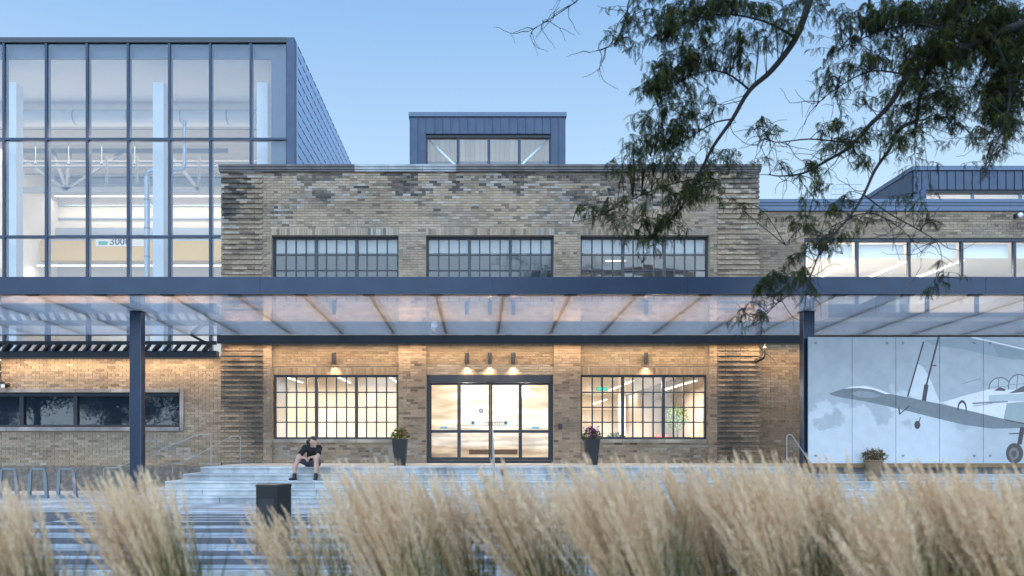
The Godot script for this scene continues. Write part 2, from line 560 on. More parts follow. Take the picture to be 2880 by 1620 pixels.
# ------------------------------------------------------------------ the brick block
const BAYS := [[-5.587, -2.154], [-1.413, 2.048], [2.769, 6.260]]
func brick_building() -> void:
	var o := thing("brick_building", "two-storey buff brick factory block with ribbed corner pilasters and stone coping", "building")
	var L := -6.95
	var R := 7.60
	var top := 8.615
	var up := []
	var low := []
	for b in BAYS:
		up.append(Rect2(b[0], 5.10, b[1] - b[0], 6.904 - 5.10))
	low.append(Rect2(BAYS[0][0] + 0.03, 1.394, 3.433 - 0.05, 3.135 - 1.394))
	low.append(Rect2(BAYS[1][0] + 0.01, FLOOR, 3.461 - 0.02, 3.135 - FLOOR))
	low.append(Rect2(BAYS[2][0] + 0.01, 1.394, 3.491 - 0.06, 3.135 - 1.394))
	# backing of mortar
	var w := MB.new()
	holed(w, L + 0.02, R - 0.02, 4.16, top, -0.36, -0.014, up)
	holed(w, L + 0.02, BAYS[0][0], 0.0, 4.16, -0.36, -0.014, [])
	holed(w, BAYS[0][1], BAYS[1][0], 0.0, 4.16, -0.36, -0.014, [])
	holed(w, BAYS[1][1], BAYS[2][0], 0.0, 4.16, -0.36, -0.014, [])
	holed(w, BAYS[2][1], R - 0.02, 0.0, 4.16, -0.36, -0.014, [])
	for q in 3:
		holed(w, BAYS[q][0], BAYS[q][1], 0.0, 4.16, -0.36, -0.134, [low[q]])
	# sides, back and roof
	w.box(Vector3(L + 0.02, 0, -20), Vector3(L + 0.3, top, -0.365))
	w.box(Vector3(R - 0.3, 0, -20), Vector3(R - 0.02, top, -0.365))
	w.box(Vector3(L + 0.3, 8.1, -20), Vector3(R - 0.3, 8.25, -0.365))
	w.box(Vector3(L + 0.3, 0, -20.3), Vector3(R - 0.3, top, -20))
	part("wall", w.mesh(), M.mortar, o)
	# bricks
	var bricks := []
	lay(bricks, L, -5.808, 0.75, 4.15, 0.036, [], "sooty", true)
	lay(bricks, 6.46, R, 0.75, 4.15, 0.036, [], "sooty", true)
	lay(bricks, L, -5.808, 4.15, top, 0.036, [], "", true)
	lay(bricks, 6.46, R, 4.15, top, 0.036, [], "", true)
	var sold := []
	for q in 3:
		sold.append(Rect2(BAYS[q][0] - 0.02, 6.904, BAYS[q][1] - BAYS[q][0] + 0.04, 0.205))
		soldiers(bricks, BAYS[q][0], BAYS[q][1], 6.908, 7.105, 0.0, "")
	lay(bricks, -5.808, 6.46, 4.17, top, 0.0, up + sold, "")
	for p in [[-5.808, BAYS[0][0]], [BAYS[0][1], BAYS[1][0]], [BAYS[1][1], BAYS[2][0]], [BAYS[2][1], 6.46]]:
		lay(bricks, p[0], p[1], 0.75, 4.15, 0.0, [], "")
	for q in 3:
		var s := Rect2(BAYS[q][0], 3.14, BAYS[q][1] - BAYS[q][0], 0.205)
		if q == 1:
			s = Rect2(BAYS[q][0], 3.14, BAYS[q][1] - BAYS[q][0], 0.28)
			lay(bricks, BAYS[q][0], BAYS[q][1], 3.14, 3.42, -0.118, [], "pale")
		else:
			soldiers(bricks, BAYS[q][0], BAYS[q][1], 3.143, 3.343, -0.12, "tan")
		lay(bricks, BAYS[q][0], BAYS[q][1], 3.14, 4.15, -0.12, [s], "tan")
		lay(bricks, BAYS[q][0], BAYS[q][1], 0.75, 3.14, -0.12, [low[q]], "")
	lay_down(bricks, o)
	# coping stones, each one its own grey
	var x := L - 0.05
	var q2 := 0
	while x < R + 0.04:
		var x2 := minf(x + 0.915, R + 0.05)
		var c := MB.new()
		var light := q2 in [4, 5, 6]
		c.col = Color(0.47, 0.48, 0.50) if light else Color(0.17, 0.15, 0.15) * rng.randf_range(0.9, 1.15)
		c.col.a = 1.0
		c.box(Vector3(x + 0.004, 8.618, -0.40), Vector3(x2 - 0.004, 8.67, 0.055))
		c.box(Vector3(x + 0.004, 8.6705, -0.40), Vector3(x2 - 0.004, 8.735, 0.085))
		c.box(Vector3(x + 0.004, 8.7355, -0.40), Vector3(x2 - 0.004, 8.795, 0.11))
		part("coping_stone", c.mesh(), M.stone, o)
		x = x2
		q2 += 1
	# windows
	var names := ["upper multi-pane steel window reflecting blue sky", "upper multi-pane steel window reflecting a tree", "upper multi-pane steel window behind the hanging branch"]
	for q in 3:
		steel_window(o, BAYS[q][0], BAYS[q][1], 5.10, 6.904, -0.24, 4, M.coated_glass, names[q])
		var sill := MB.new()
		sill.col = Color(0.36, 0.34, 0.32)
		sill.box(Vector3(BAYS[q][0] + 0.002, 5.02, -0.2), Vector3(BAYS[q][1] - 0.002, 5.098, 0.05))
		part("sill", sill.mesh(), M.stone, o)
	for q in [0, 2]:
		var l: Rect2 = low[q]
		steel_window(o, l.position.x, l.end.x, 1.394, 3.135, -0.21, 4, M.glass, "lower multi-pane steel window with a warm lit room behind")
		var n := 3
		for k in n:
			var sill := MB.new()
			sill.col = Color(0.42, 0.37, 0.31) * rng.randf_range(0.9, 1.1)
			sill.box(Vector3(BAYS[q][0] + 3.43 * k / n + 0.004, 1.298, -0.19), Vector3(BAYS[q][0] + 3.43 * (k + 1) / n - 0.004, 1.39, -0.065))
			part("sill_stone", sill.mesh(), M.stone, o)
	entrance(o, low[1])
	rooms(o)

func entrance(o: Node3D, r: Rect2) -> void:
	var e := sub("entrance_door", o)
	e.set_meta("label", "glazed sliding entrance doors with dark frames")
	var z := -0.2
	var x0 := r.position.x
	var x1 := r.end.x
	var fr := MB.new()
	fr.box(Vector3(x0, FLOOR, z - 0.05), Vector3(x0 + 0.085, 3.135, z + 0.06))
	fr.box(Vector3(x1 - 0.085, FLOOR, z - 0.05), Vector3(x1, 3.135, z + 0.06))
	fr.box(Vector3(x0 + 0.085, 2.93, z - 0.05), Vector3(x1 - 0.085, 3.135, z + 0.11))
	part("frame", fr.mesh(), M.frame, e)
	bx("threshold", Vector3(x0 + 0.085, FLOOR + 0.002, z - 0.05), Vector3(x1 - 0.085, FLOOR + 0.075, z + 0.03), M.frame, e)
	var cuts := [x0 + 0.085, -0.525, 0.335, 1.15, x1 - 0.085]
	for q in 4:
		var a: float = cuts[q]
		var b: float = cuts[q + 1]
		var zz := z + (0.055 if q in [1, 2] else 0.0)
		var leaf := MB.new()
		var st := 0.045 if q in [0, 3] else 0.05
		leaf.box(Vector3(a + 0.002, FLOOR + 0.08, zz - 0.022), Vector3(a + st, 2.925, zz + 0.022))
		leaf.box(Vector3(b - st, FLOOR + 0.08, zz - 0.022), Vector3(b - 0.002, 2.925, zz + 0.022))
		leaf.box(Vector3(a + st, 2.87, zz - 0.022), Vector3(b - st, 2.925, zz + 0.022))
		leaf.box(Vector3(a + st, FLOOR + 0.08, zz - 0.022), Vector3(b - st, FLOOR + 0.16, zz + 0.022))
		leaf.box(Vector3(a + st, 1.565, zz - 0.022), Vector3(b - st, 1.645, zz + 0.022))
		part("door_leaf" if q in [1, 2] else "side_light", leaf.mesh(), M.frame, e)
		glass_sheet(e, a + st - 0.01, b - st + 0.01, 1.635, 2.88, zz, M.glass, 0.001)
		glass_sheet(e, a + st - 0.01, b - st + 0.01, FLOOR + 0.15, 1.575, zz, M.glass, 0.001)
	bx("door_sensor", Vector3(0.22, 2.90, z + 0.112), Vector3(0.46, 2.955, z + 0.19), M.black, e)
	# stickers on the glass
	var disc := func(px: float, py: float, rad: float, c: Color, zz: float) -> void:
		var m := MB.new()
		m.col = c
		var p := at(px, py, zz)
		var ring := []
		for k in 14:
			ring.append(p + Vector3(cos(TAU * k / 14.0), sin(TAU * k / 14.0), 0) * rad)
		for k in 14:
			m.tri(p, ring[k], ring[(k + 1) % 14], Vector3.BACK)
		part("sticker", m.mesh(), M.tint, e)
	disc.call(1353, 1155, 0.085, Color(0.72, 0.72, 0.70), -0.134)
	disc.call(1353, 1155, 0.055, Color(0.22, 0.25, 0.28), -0.131)
	disc.call(1353, 1155, 0.028, Color(0.72, 0.72, 0.70), -0.128)
	for p in [1330, 1422]:
		disc.call(p, 1191, 0.08, Color(0.50, 0.66, 0.66), -0.134)
		disc.call(p, 1189, 0.034, Color(0.05, 0.06, 0.07), -0.131)
	for p in [[1238, 1259], [1496, 1517]]:
		var m := MB.new()
		m.col = Color(0.12, 0.33, 0.45)
		m.quad(at(p[0], 1206, -0.185), at(p[1], 1206, -0.185), at(p[1], 1200, -0.185), at(p[0], 1200, -0.185), Vector3.BACK)
		part("sticker", m.mesh(), M.tint, e)

func sepia_print() -> ImageTexture:
	# faded sepia photograph printed on the lobby wall: banks of cloud and a hangar line
	var w := 384
	var h := 256
	var im := Image.create(w, h, false, Image.FORMAT_RGB8)
	var f := FastNoiseLite.new()
	f.seed = 77
	f.frequency = 0.012
	f.fractal_octaves = 5
	for y in h:
		for x in w:
			var k := f.get_noise_2d(x * 0.55, y * 2.1) * 0.5 + 0.5
			var c := Color(0.93, 0.91, 0.88).lerp(Color(0.60, 0.56, 0.52), clampf(k * 1.35 - 0.30, 0, 1))
			if y > 150:
				c = c.lerp(Color(0.52, 0.47, 0.42), clampf(f.get_noise_2d(x * 0.4 + 300, y * 3.2) * 0.9 + 0.25, 0, 0.6))
			im.set_pixel(x, y, c)
	im.fill_rect(Rect2i(130, 222, 150, 16), Color(0.30, 0.25, 0.21))
	im.fill_rect(Rect2i(90, 143, 210, 2), Color(0.45, 0.38, 0.33))
	im.fill_rect(Rect2i(176, 132, 74, 3), Color(0.38, 0.32, 0.28))
	for q in 9:
		im.fill_rect(Rect2i(182 + q * 7, 135, 2, 10), Color(0.40, 0.33, 0.28))
	return ImageTexture.create_from_image(im)

func rooms(o: Node3D) -> void:
	# ground floor: left room, lobby, deep right room; then the upper floor
	room(o, -6.6, -1.75, FLOOR, 3.70, -4.6, -0.365, M.cream, M.ceiling, M.floor)
	for q in 3:
		linear_lamp(Vector3(-5.62 + q * 1.52, 3.22, -1.3), Vector3(-5.62 + q * 1.52, 3.22, -4.0), 4.4, "linear lamp under the ceiling, %s from the entrance doors, behind the left multi-pane window" % ["third", "second", "nearest"][q], "linear lamps in the left room", 3.70)
	room(o, -1.62, 2.30, FLOOR, 3.70, -3.6, -0.365, M.cream, M.ceiling, M.floor)
	var pm := StandardMaterial3D.new()
	pm.resource_name = "lobby_print"
	pm.albedo_texture = sepia_print()
	pm.roughness = 0.8
	var pr := MB.new()
	pr.quad(Vector3(-1.6, FLOOR + 0.02, -3.57), Vector3(2.28, FLOOR + 0.02, -3.57), Vector3(2.28, 3.25, -3.57), Vector3(-1.6, 3.25, -3.57), Vector3.BACK)
	var print_node := part("lobby_print", pr.mesh(), pm, self)
	tag(print_node, "large faded sepia print covering the lobby wall behind the entrance doors", "mural")
	var nm := ["left", "right"]
	for q in 2:
		var p: Vector3 = [Vector3(-0.32, 2.80, -1.9), Vector3(1.36, 2.80, -1.9)][q]
		var t := thing("globe_lamp", "round glowing globe lamp seen through the %s" % ["sliding door leaf beside the circular sticker", "glass of the sidelight nearest the card reader"][q], "lamp", p, "globe lamps in the lobby")
		var g := MB.new()
		var prof := []
		for k in 9:
			var a := -PI / 2 + PI * k / 8.0
			prof.append(Vector2(cos(a) * 0.17, sin(a) * 0.17))
		g.lathe(prof, 16)
		part("lamp_globe", g.mesh(), M.lamp_warm, t)
		var c := MB.new()
		c.tube([Vector3(0, 0.17, 0), Vector3(0, 0.9, 0)], [0.008, 0.008], 5)
		part("cord", c.mesh(), M.black, t)
		var l := OmniLight3D.new()
		l.name = "lamp_light"
		l.light_energy = 0.60
		l.light_color = SOFT
		l.light_size = 0.17
		l.omni_range = 14
		l.shadow_enabled = true
		t.add_child(l)
	room(o, 2.45, 11.5, FLOOR, 3.70, -19.0, -0.365, M.cream, M.ceiling, M.floor)
	# vertical boards on the back wall of the deep room
	for q in 22:
		var b := MB.new()
		b.col = Color(0.62, 0.55, 0.45) * rng.randf_range(0.82, 1.12)
		b.box(Vector3(2.6 + q * 0.4, FLOOR, -18.97), Vector3(2.98 + q * 0.4, 3.0, -18.93))
		part("wall_board", b.mesh(), M.pale_board, o)
	for q in 4:
		var r := q / 2
		var x := [4.55, 6.40, 5.35, 7.35][q] as float
		var z := [-1.9, -1.9, -11.9, -11.9][q] as float
		linear_lamp(Vector3(x, 3.12, z), Vector3(x, 3.12, z - 4.4), 20.0, "linear lamp hanging in the right room, %s row, %s" % [["front", "back"][r], ["nearer the entrance", "farther from the entrance"][q % 2]], "linear lamps in the right room", 3.70)
	area_light(o, Vector3(6, 3.6, -16.5), Vector2(5, 2), 7.0, SOFT)
	# upper floor: one dim room behind each window, a blind behind the first
	for q in 3:
		room(o, BAYS[q][0] - 0.3, BAYS[q][1] + 0.3, 4.25, 7.3, -5.5, -0.365, M.white_paint, M.ceiling, M.floor)
		for k in 3:
			var bl := MB.new()
			bl.col = Color(0.46, 0.48, 0.50)
			var a: float = BAYS[q][0] + 0.06 + 1.12 * k
			bl.box(Vector3(a, 6.5, -0.335), Vector3(a + 1.10, 6.85, -0.33))
			part("roller_blind", bl.mesh(), M.tint, o)
	linear_lamp(Vector3(3.85, 6.80, -2.6), Vector3(4.45, 6.80, -2.6), 1.6, "linear lamp in the upper room behind the branch", "linear lamps in the upper rooms", 7.3)
	# exit sign and furniture of the right room
	var ex := thing("exit_sign", "green exit sign hanging inside the right multi-pane window", "sign", at(1692, 1094, -2.4))
	bx("sign_box", Vector3(-0.16, -0.055, -0.03), Vector3(0.16, 0.055, 0.03), M.green_sign, ex)
	for s in [-1, 1]:
		bx("sign_face_light", Vector3(0.08 * s - 0.07, -0.045, 0.031), Vector3(0.08 * s + 0.07, 0.045, 0.034), M.exit_sign_glow, ex)
	bx("bracket", Vector3(-0.02, 0.056, -0.02), Vector3(0.02, 3.70 - ex.position.y, 0.02), M.black, ex)
	chair(Vector3(4.9, FLOOR, -5.0), 0.4, M.yellow, "yellow chair inside, behind the middle of the right lower window")
	chair(Vector3(7.3, FLOOR, -5.4), -0.5, M.yellow, "yellow chair inside, behind the right end of the right lower window")
	chair(Vector3(6.35, FLOOR, -5.8), 0.1, M.red, "red chair inside, between the two yellow chairs")
	var tb := thing("meeting_table", "white table inside the right room between the chairs", "table", Vector3(5.9, FLOOR, -4.9))
	bx("tabletop", Vector3(-0.75, 0.70, -0.4), Vector3(0.75, 0.73, 0.4), M.white_paint, tb)
	for s in [[-1, -1], [1, -1], [-1, 1], [1, 1]]:
		bx("leg", Vector3(0.68 * s[0] - 0.02, 0, 0.34 * s[1] - 0.02), Vector3(0.68 * s[0] + 0.02, 0.70, 0.34 * s[1] + 0.02), M.white_paint, tb)
	indoor_plant(Vector3(4.05, FLOOR, -1.9), 0.45, 0.75, "bushy green pot plant behind the right lower window sill")
	indoor_plant(Vector3(6.25, FLOOR, -3.6), 0.55, 1.55, "tall indoor tree in a pot near the red chair")
	var co := thing("white_column", "slim white column standing inside the right lower window room", "column", Vector3(5.1, FLOOR, -7.0))
	bx("shaft", Vector3(-0.12, 0, -0.12), Vector3(0.12, 2.955, 0.12), M.white_paint, co)
	bx("base", Vector3(-0.16, 0, -0.16), Vector3(0.16, 0.1, 0.16), M.dim_wall, co)

func chair(where: Vector3, turn: float, m: Material, label: String) -> void:
	var t := thing("side_chair", label, "chair", where, "chairs in the right room")
	t.rotation.y = turn
	bx("seat", Vector3(-0.22, 0.43, -0.22), Vector3(0.22, 0.46, 0.22), m, t)
	var b := MB.new()
	b.obox(Vector3(0, 0.67, -0.24), Vector3(0.21, 0, 0), Vector3(0, 0.17, -0.03), Vector3(0, 0.002, 0.012))
	part("backrest", b.mesh(), m, t)
	for s in [[-1, -1], [1, -1], [-1, 1], [1, 1]]:
		var l := MB.new()
		var top := 0.62 if s[1] < 0 else 0.43
		l.tube([Vector3(0.21 * s[0], 0, 0.22 * s[1]), Vector3(0.19 * s[0], 0.43, 0.2 * s[1]), Vector3(0.19 * s[0], top, 0.2 * s[1] - (top - 0.43) * 0.2)], [0.011, 0.011, 0.011], 6)
		part("leg", l.mesh(), M.steel, t)

func leaf_ball(mb: MB, o: Vector3, rad: Vector3, count: int, size: float, a: Color, b: Color) -> void:
	for q in count:
		var d := Vector3(rng.randfn(), rng.randfn(), rng.randfn()).normalized() * pow(rng.randf(), 0.4)
		var p := o + d * rad
		var x := Vector3(rng.randfn(), rng.randfn() * 0.6, rng.randfn()).normalized()
		var y := (d + Vector3(rng.randfn(), rng.randfn() + 0.5, rng.randfn()) * 0.6).normalized()
		x = (x - y * x.dot(y)).normalized()
		mb.col = a.lerp(b, rng.randf())
		var s := size * rng.randf_range(0.6, 1.2)
		var m := p + y * s * 0.5
		mb.quad(p, m + x * s * 0.3, p + y * s, m - x * s * 0.3)

func indoor_plant(where: Vector3, rad: float, h: float, label: String) -> void:
	var t := thing("potted_plant", label, "plant", where, "plants inside the right room")
	var p := MB.new()
	p.lathe([Vector2(0.0, 0.0), Vector2(0.13, 0.0), Vector2(0.18, 0.32), Vector2(0.16, 0.32), Vector2(0.0, 0.28)], 14)
	part("pot", p.mesh(), M.white_paint, t)
	var s := MB.new()
	s.tube([Vector3(0, 0.26, 0), Vector3(0.02, h * 0.7, 0.01), Vector3(-0.01, h, 0)], [0.02, 0.015, 0.008], 6)
	part("stem", s.mesh(), M.bark, t)
	var f := MB.new()
	leaf_ball(f, Vector3(0, h * 0.86, 0), Vector3(rad * 0.6, h * 0.26, rad * 0.6), 320, 0.1, Color(0.06, 0.12, 0.03), Color(0.16, 0.22, 0.07))
	part("foliage", f.mesh(), M.leaf, t)

# ------------------------------------------------------------------ low brick annex on the left, brick wing on the right
func brick_annex() -> void:
	var o := thing("brick_annex", "low buff brick annex with a long dark ribbon window, left of the factory block", "building")
	var hole := Rect2(-14.6, 1.72, 6.53, 0.935)
	var ring := Rect2(-14.7, 1.61, 6.75, 1.15)
	var w := MB.new()
	holed(w, -16.5, -6.96, 0.0, 3.64, -0.38, -0.035, [hole])
	w.box(Vector3(-16.5, 3.3, -2.92), Vector3(-6.98, 3.45, -0.385))
	part("wall", w.mesh(), M.mortar, o)
	bx("plinth", Vector3(-16.5, 0.0, -0.029), Vector3(-6.97, 0.655, 0.035), M.plinth, o)
	var bricks := []
	lay(bricks, -16.4, -6.96, 0.66, 3.64, -0.02, [ring], "annex")
	lay_down(bricks, o)
	var q := 0
	for y in [[2.66, 2.755], [1.615, 1.715]]:
		for k in 7:
			var s := MB.new()
			s.col = Color(0.40, 0.37, 0.36) * rng.randf_range(0.85, 1.1)
			var l := -14.6 + 6.53 * k / 7.0
			s.box(Vector3(l + 0.005, y[0], -0.2), Vector3(l + 0.928, y[1], 0.03 + 0.02 * q))
			part("surround_stone", s.mesh(), M.stone, o)
		q += 1
	var e := MB.new()
	e.col = Color(0.38, 0.35, 0.34)
	e.box(Vector3(-8.065, 1.615, -0.2), Vector3(-7.965, 2.755, 0.028))
	part("surround_stone", e.mesh(), M.stone, o)
	var wn := sub("ribbon_window", o)
	wn.set_meta("label", "long ribbon window of dark reflective glass")
	var f := MB.new()
	f.box(Vector3(-14.6, 1.72, -0.26), Vector3(-8.07, 1.785, -0.12))
	f.box(Vector3(-14.6, 2.56, -0.26), Vector3(-8.07, 2.655, -0.12))
	f.box(Vector3(-8.13, 1.785, -0.26), Vector3(-8.07, 2.56, -0.12))
	part("frame", f.mesh(), M.dark_beam, wn)
	var cuts := [-14.6, -12.42, -10.96, -9.44, -8.13]
	for k in 4:
		if k:
			bx("mullion", Vector3(cuts[k] - 0.055, 1.785, -0.255), Vector3(cuts[k] + 0.055, 2.56, -0.125), M.dark_beam, wn)
		glass_sheet(wn, cuts[k] + 0.02, cuts[k + 1] - 0.02, 1.77, 2.57, -0.2, M.dark_glass, 0.002)
	room(o, -14.7, -7.4, 0.05, 3.2, -2.6, -0.385, M.dim_wall, M.dim_wall, M.dim_wall)

func brick_wing() -> void:
	var o := thing("brick_wing", "buff brick wing with metal parapet and bright ribbon window, right of the factory block", "building")
	var z := -0.30
	var hole := Rect2(8.94, 5.1, 10.0, 6.915 - 5.1)
	var w := MB.new()
	holed(w, 7.62, 19.0, 0.0, 7.64, -0.62, z - 0.014, [hole, Rect2(9.6, 0.78, 8.2, 2.95)])
	w.box(Vector3(7.62, 7.3, -9.0), Vector3(19.0, 7.45, -0.625))
	part("wall", w.mesh(), M.mortar, o)
	var bricks := []
	lay(bricks, 7.62, 18.0, 4.1, 7.64, z, [hole], "wing")
	lay(bricks, 7.62, 9.4, 0.75, 4.1, z, [], "tan")
	lay_down(bricks, o)
	for k in 5:
		var c := MB.new()
		var a := 7.64 + k * 2.3
		c.box(Vector3(a, 7.645, -0.7), Vector3(a + 2.294, 7.79, z + 0.05))
		c.box(Vector3(a, 7.7905, -0.7), Vector3(a + 2.294, 7.86, z + 0.075))
		c.box(Vector3(a, 7.8605, -0.7), Vector3(a + 2.294, 7.95, z + 0.10))
		part("parapet_flashing", c.mesh(), M.coping_metal, o)
	var wn := sub("ribbon_window", o)
	wn.set_meta("label", "bright ribbon window with tall panes under the metal parapet")
	bx("head_frame", Vector3(8.94, 6.83, -0.5), Vector3(18.9, 6.912, -0.36), M.frame, wn)
	var xs := [8.94, 10.40, 11.83, 13.28, 14.73, 16.18, 17.6]
	for k in 6:
		bx("mullion", Vector3(xs[k], 5.1, -0.48), Vector3(xs[k] + 0.07, 6.829, -0.38), M.frame, wn)
		glass_sheet(wn, xs[k] + 0.06, xs[k + 1] + 0.01, 5.1, 6.84, -0.43, M.glass, 0.002)
		bx("roller_blind", Vector3(xs[k] + 0.09, 6.42, -0.60), Vector3(xs[k + 1] - 0.02, 6.80, -0.595), M.white_paint, wn)
	var sf := sub("shopfront_window", o)
	bx("sill_frame", Vector3(9.6, 0.78, -0.5), Vector3(17.8, 0.86, -0.36), M.frame, sf)
	bx("head_frame", Vector3(9.6, 3.62, -0.5), Vector3(17.8, 3.73, -0.36), M.frame, sf)
	for k in 6:
		var x := 9.6 + k * 1.366
		bx("mullion", Vector3(x, 0.861, -0.48), Vector3(x + 0.08, 3.619, -0.38), M.frame, sf)
		glass_sheet(sf, x + 0.07, x + 1.37, 0.85, 3.63, -0.43, M.glass, 0.002)
	room(o, 12.0, 18.6, FLOOR, 4.0, -5.0, -0.63, M.cream, M.ceiling, M.floor)
	area_light(o, Vector3(15, 3.9, -2.5), Vector2(5, 2), 5.0, SOFT)
	room(o, 8.6, 18.6, 4.3, 7.2, -6.5, -0.63, M.white_paint, M.white_paint, M.floor)
	for k in 4:
		var x := 9.25 + k * 1.53
		linear_lamp(Vector3(x, 6.50, -1.2), Vector3(x, 6.50, -5.6), 10.0, "linear lamp behind the bright ribbon window, %s counted from the brick pilaster" % ["first", "second", "third", "fourth"][k], "linear lamps in the upper wing", 7.2)
	var s := thing("security_light", "round white security light high on the brick wing", "lamp", at(2857, 609, z) + Vector3(0, 0, 0.02))
	var a := MB.new()
	a.lathe([Vector2(0.0, -0.07), Vector2(0.05, -0.05), Vector2(0.075, 0.0), Vector2(0.05, 0.05), Vector2(0.0, 0.07)], 12, Vector3(0.03, 0, 0.12))
	part("dome", a.mesh(), M.white_paint, s)
	bx("bracket", Vector3(-0.07, -0.05, -0.03), Vector3(0.0, 0.05, 0.12), M.black, s)

# ------------------------------------------------------------------ glazed tower
func glass_tower() -> void:
	var o := thing("glass_tower", "tall glazed hall with blue-grey frames and metal clad flank, lit warm inside", "building")
	var z := -3.0
	var s := FOC / (EYE_Z - z)
	var X := func(px: float) -> float: return (px - PX) / s
	var Y := func(py: float) -> float: return EYE_Y + (PY - py) / s
	var right: float = X.call(829)
	var top: float = Y.call(108)
	var xs := []
	for px in [-334, -219, -104, 12, 131, 246, 361, 477, 592, 706, 807]:
		xs.append(X.call(px))
	var ys := [1.2, Y.call(940), Y.call(666), Y.call(392), Y.call(122)]
	for k in xs.size() - 1:
		var base := 1.2 if xs[k] < -6.95 else 8.3
		bx("mullion", Vector3(xs[k] - 0.035, base, z - 0.19), Vector3(xs[k] + 0.035, ys[4], z + 0.05), M.beam, o)
		for r in 4:
			if ys[r + 1] < base + 0.2:
				continue
			glass_sheet(o, xs[k] + 0.03, xs[k + 1] - 0.03, maxf(ys[r] + 0.02, base), ys[r + 1] - 0.02, z, M.tower_glass, 0.0012)
	for r in range(1, 4):
		var xe: float = xs[10] if ys[r] > 8.3 else -6.97
		bx("transom", Vector3(xs[0], ys[r] - 0.035, z - 0.15), Vector3(xe, ys[r] + 0.035, z + 0.045), M.beam, o)
	bx("corner_trim", Vector3(xs[10], 8.3, z - 0.25), Vector3(right, top, z + 0.07), M.cladding, o)
	bx("roof_edge", Vector3(xs[0], ys[4], z - 0.3), Vector3(xs[10] - 0.002, top, z + 0.075), M.frame, o)
	bx("roof_slab", Vector3(xs[0], 13.30, -19), Vector3(right - 0.05, top - 0.02, z - 0.302), M.cladding, o)
	# metal clad flank: horizontal boards with raised seams
	var n := 16
	for k in n:
		var a := 8.3 + (top - 8.3) * k / n
		var b := 8.3 + (top - 8.3) * (k + 1) / n
		var c := MB.new()
		var g := rng.randf_range(0.9, 1.1)
		c.col = Color(g, g, g)
		c.box(Vector3(right - 0.05, a + 0.008, -19), Vector3(right - 0.004, b - 0.008, z - 0.252))
		for q in 26:
			c.col = Color(0.25, 0.25, 0.28)
			var zz := z - 0.5 - q * 0.6
			c.box(Vector3(right - 0.004, b - 0.04, zz - 0.42), Vector3(right + 0.010, b - 0.016, zz))
		part("cladding_board", c.mesh(), M.flank, o)
	# dark panels behind the glass along the roof edge and the corner
	bx("spandrel_panel", Vector3(xs[0], 13.2, z - 0.30), Vector3(xs[10], ys[4], z - 0.2), M.spandrel, o)
	bx("corner_panel", Vector3(X.call(758), 8.3, z - 0.30), Vector3(xs[10], 13.195, z - 0.2), M.spandrel, o)
	# the hall inside
	bx("front_ceiling", Vector3(xs[0], 13.2, -7.1), Vector3(right - 0.1, 13.28, z - 0.31), M.white_paint, o)
	bx("ceiling_beam", Vector3(xs[0], 12.72, -7.4), Vector3(right - 0.1, 13.19, -7.1), M.white_paint, o)
	for k in 14:
		var c := MB.new()
		c.col = Color(0.70, 0.64, 0.54)
		c.box(Vector3(xs[0], 12.85, -13.6 + k * 0.443), Vector3(right - 0.1, 12.95, -13.6 + k * 0.443 + 0.425))
		part("deck_board", c.mesh(), M.pale_board, o)
	bx("back_wall", Vector3(xs[0], 0.0, -13.75), Vector3(right - 0.1, 13.2, -13.62), M.cream, o)
	bx("flank_lining", Vector3(right - 0.2, 8.3, -13.6), Vector3(right - 0.101, 13.19, z - 0.31), M.white_paint, o)
	bx("far_wall", Vector3(xs[0] - 0.1, 0.0, -13.75), Vector3(xs[0] - 0.002, 13.2, z), M.cream, o)
	bx("hall_floor", Vector3(xs[0], 0.9, -13.6), Vector3(-6.97, 1.0, z - 0.2), M.floor, o)
	bx("roof_step", Vector3(-6.96, 8.26, -13.6), Vector3(right - 0.21, 8.29, z - 0.2), M.white_paint, o)
	var sb := FOC / (EYE_Z + 13.6)
	var YB := func(py: float) -> float: return EYE_Y + (PY - py) / sb
	for r in [[507, 524, 0.3], [577, 581, 0.06], [613, 617, 0.06], [645, 664, 0.25], [740, 745, 0.12]]:
		bx("wall_rail", Vector3(xs[0], YB.call(r[1]), -13.61), Vector3(right - 0.22 if r[1] < 700 else -7.0, YB.call(r[0]), -13.6 + r[2]), M.galvanised, o)
	var cn := [at(38, 0, -3.9).x, at(450, 0, -3.9).x, at(741, 0, -3.9).x]
	for k in 3:
		var base := 1.0 if k < 2 else 8.3
		bx("inner_column", Vector3(cn[k] - 0.17, base, -4.15), Vector3(cn[k] + 0.17, 12.71, -3.75), M.white_paint, o)
	# roof truss
	var tr := sub("roof_truss", o)
	var tz := -10.0
	var node := at(187, 535, tz)
	var bars := [[at(-250, 535, tz), at(560, 535, tz), 0.22], [at(-250, 424, tz), at(640, 424, tz), 0.18]]
	for px in [30, 150, 198, 350]:
		bars.append([node, at(px, 424, tz), 0.10])
	bars.append([at(560, 535, tz), at(470, 424, tz), 0.13])
	for b in bars:
		var m := MB.new()
		m.bar(b[0], b[1], b[2], 0.10, Vector3.BACK)
		part("truss_bar", m.mesh(), M.truss, tr)
	# crane girder with its capacity plate
	var cr := thing("crane_girder", "yellow overhead crane girder with a white capacity plate inside the glazed hall", "crane", Vector3(0, 0, -12.4))
	var sc := FOC / (EYE_Z + 12.4)
	var YC := func(py: float) -> float: return EYE_Y + (PY - py) / sc
	bx("girder", Vector3(xs[0], YC.call(737), -0.3), Vector3(-7.2, YC.call(682), 0.3), M.yellow, cr)
	bx("rail", Vector3(xs[0], YC.call(681), -0.1), Vector3(-7.2, YC.call(668), 0.1), M.galvanised, cr)
	var plate := [at(270, 0, -12.1).x, at(405, 0, -12.1).x]
	bx("capacity_plate", Vector3(plate[0], YC.call(698), 0.302), Vector3(plate[1], YC.call(672), 0.33), M.white_paint, cr)
	var tm := TextMesh.new()
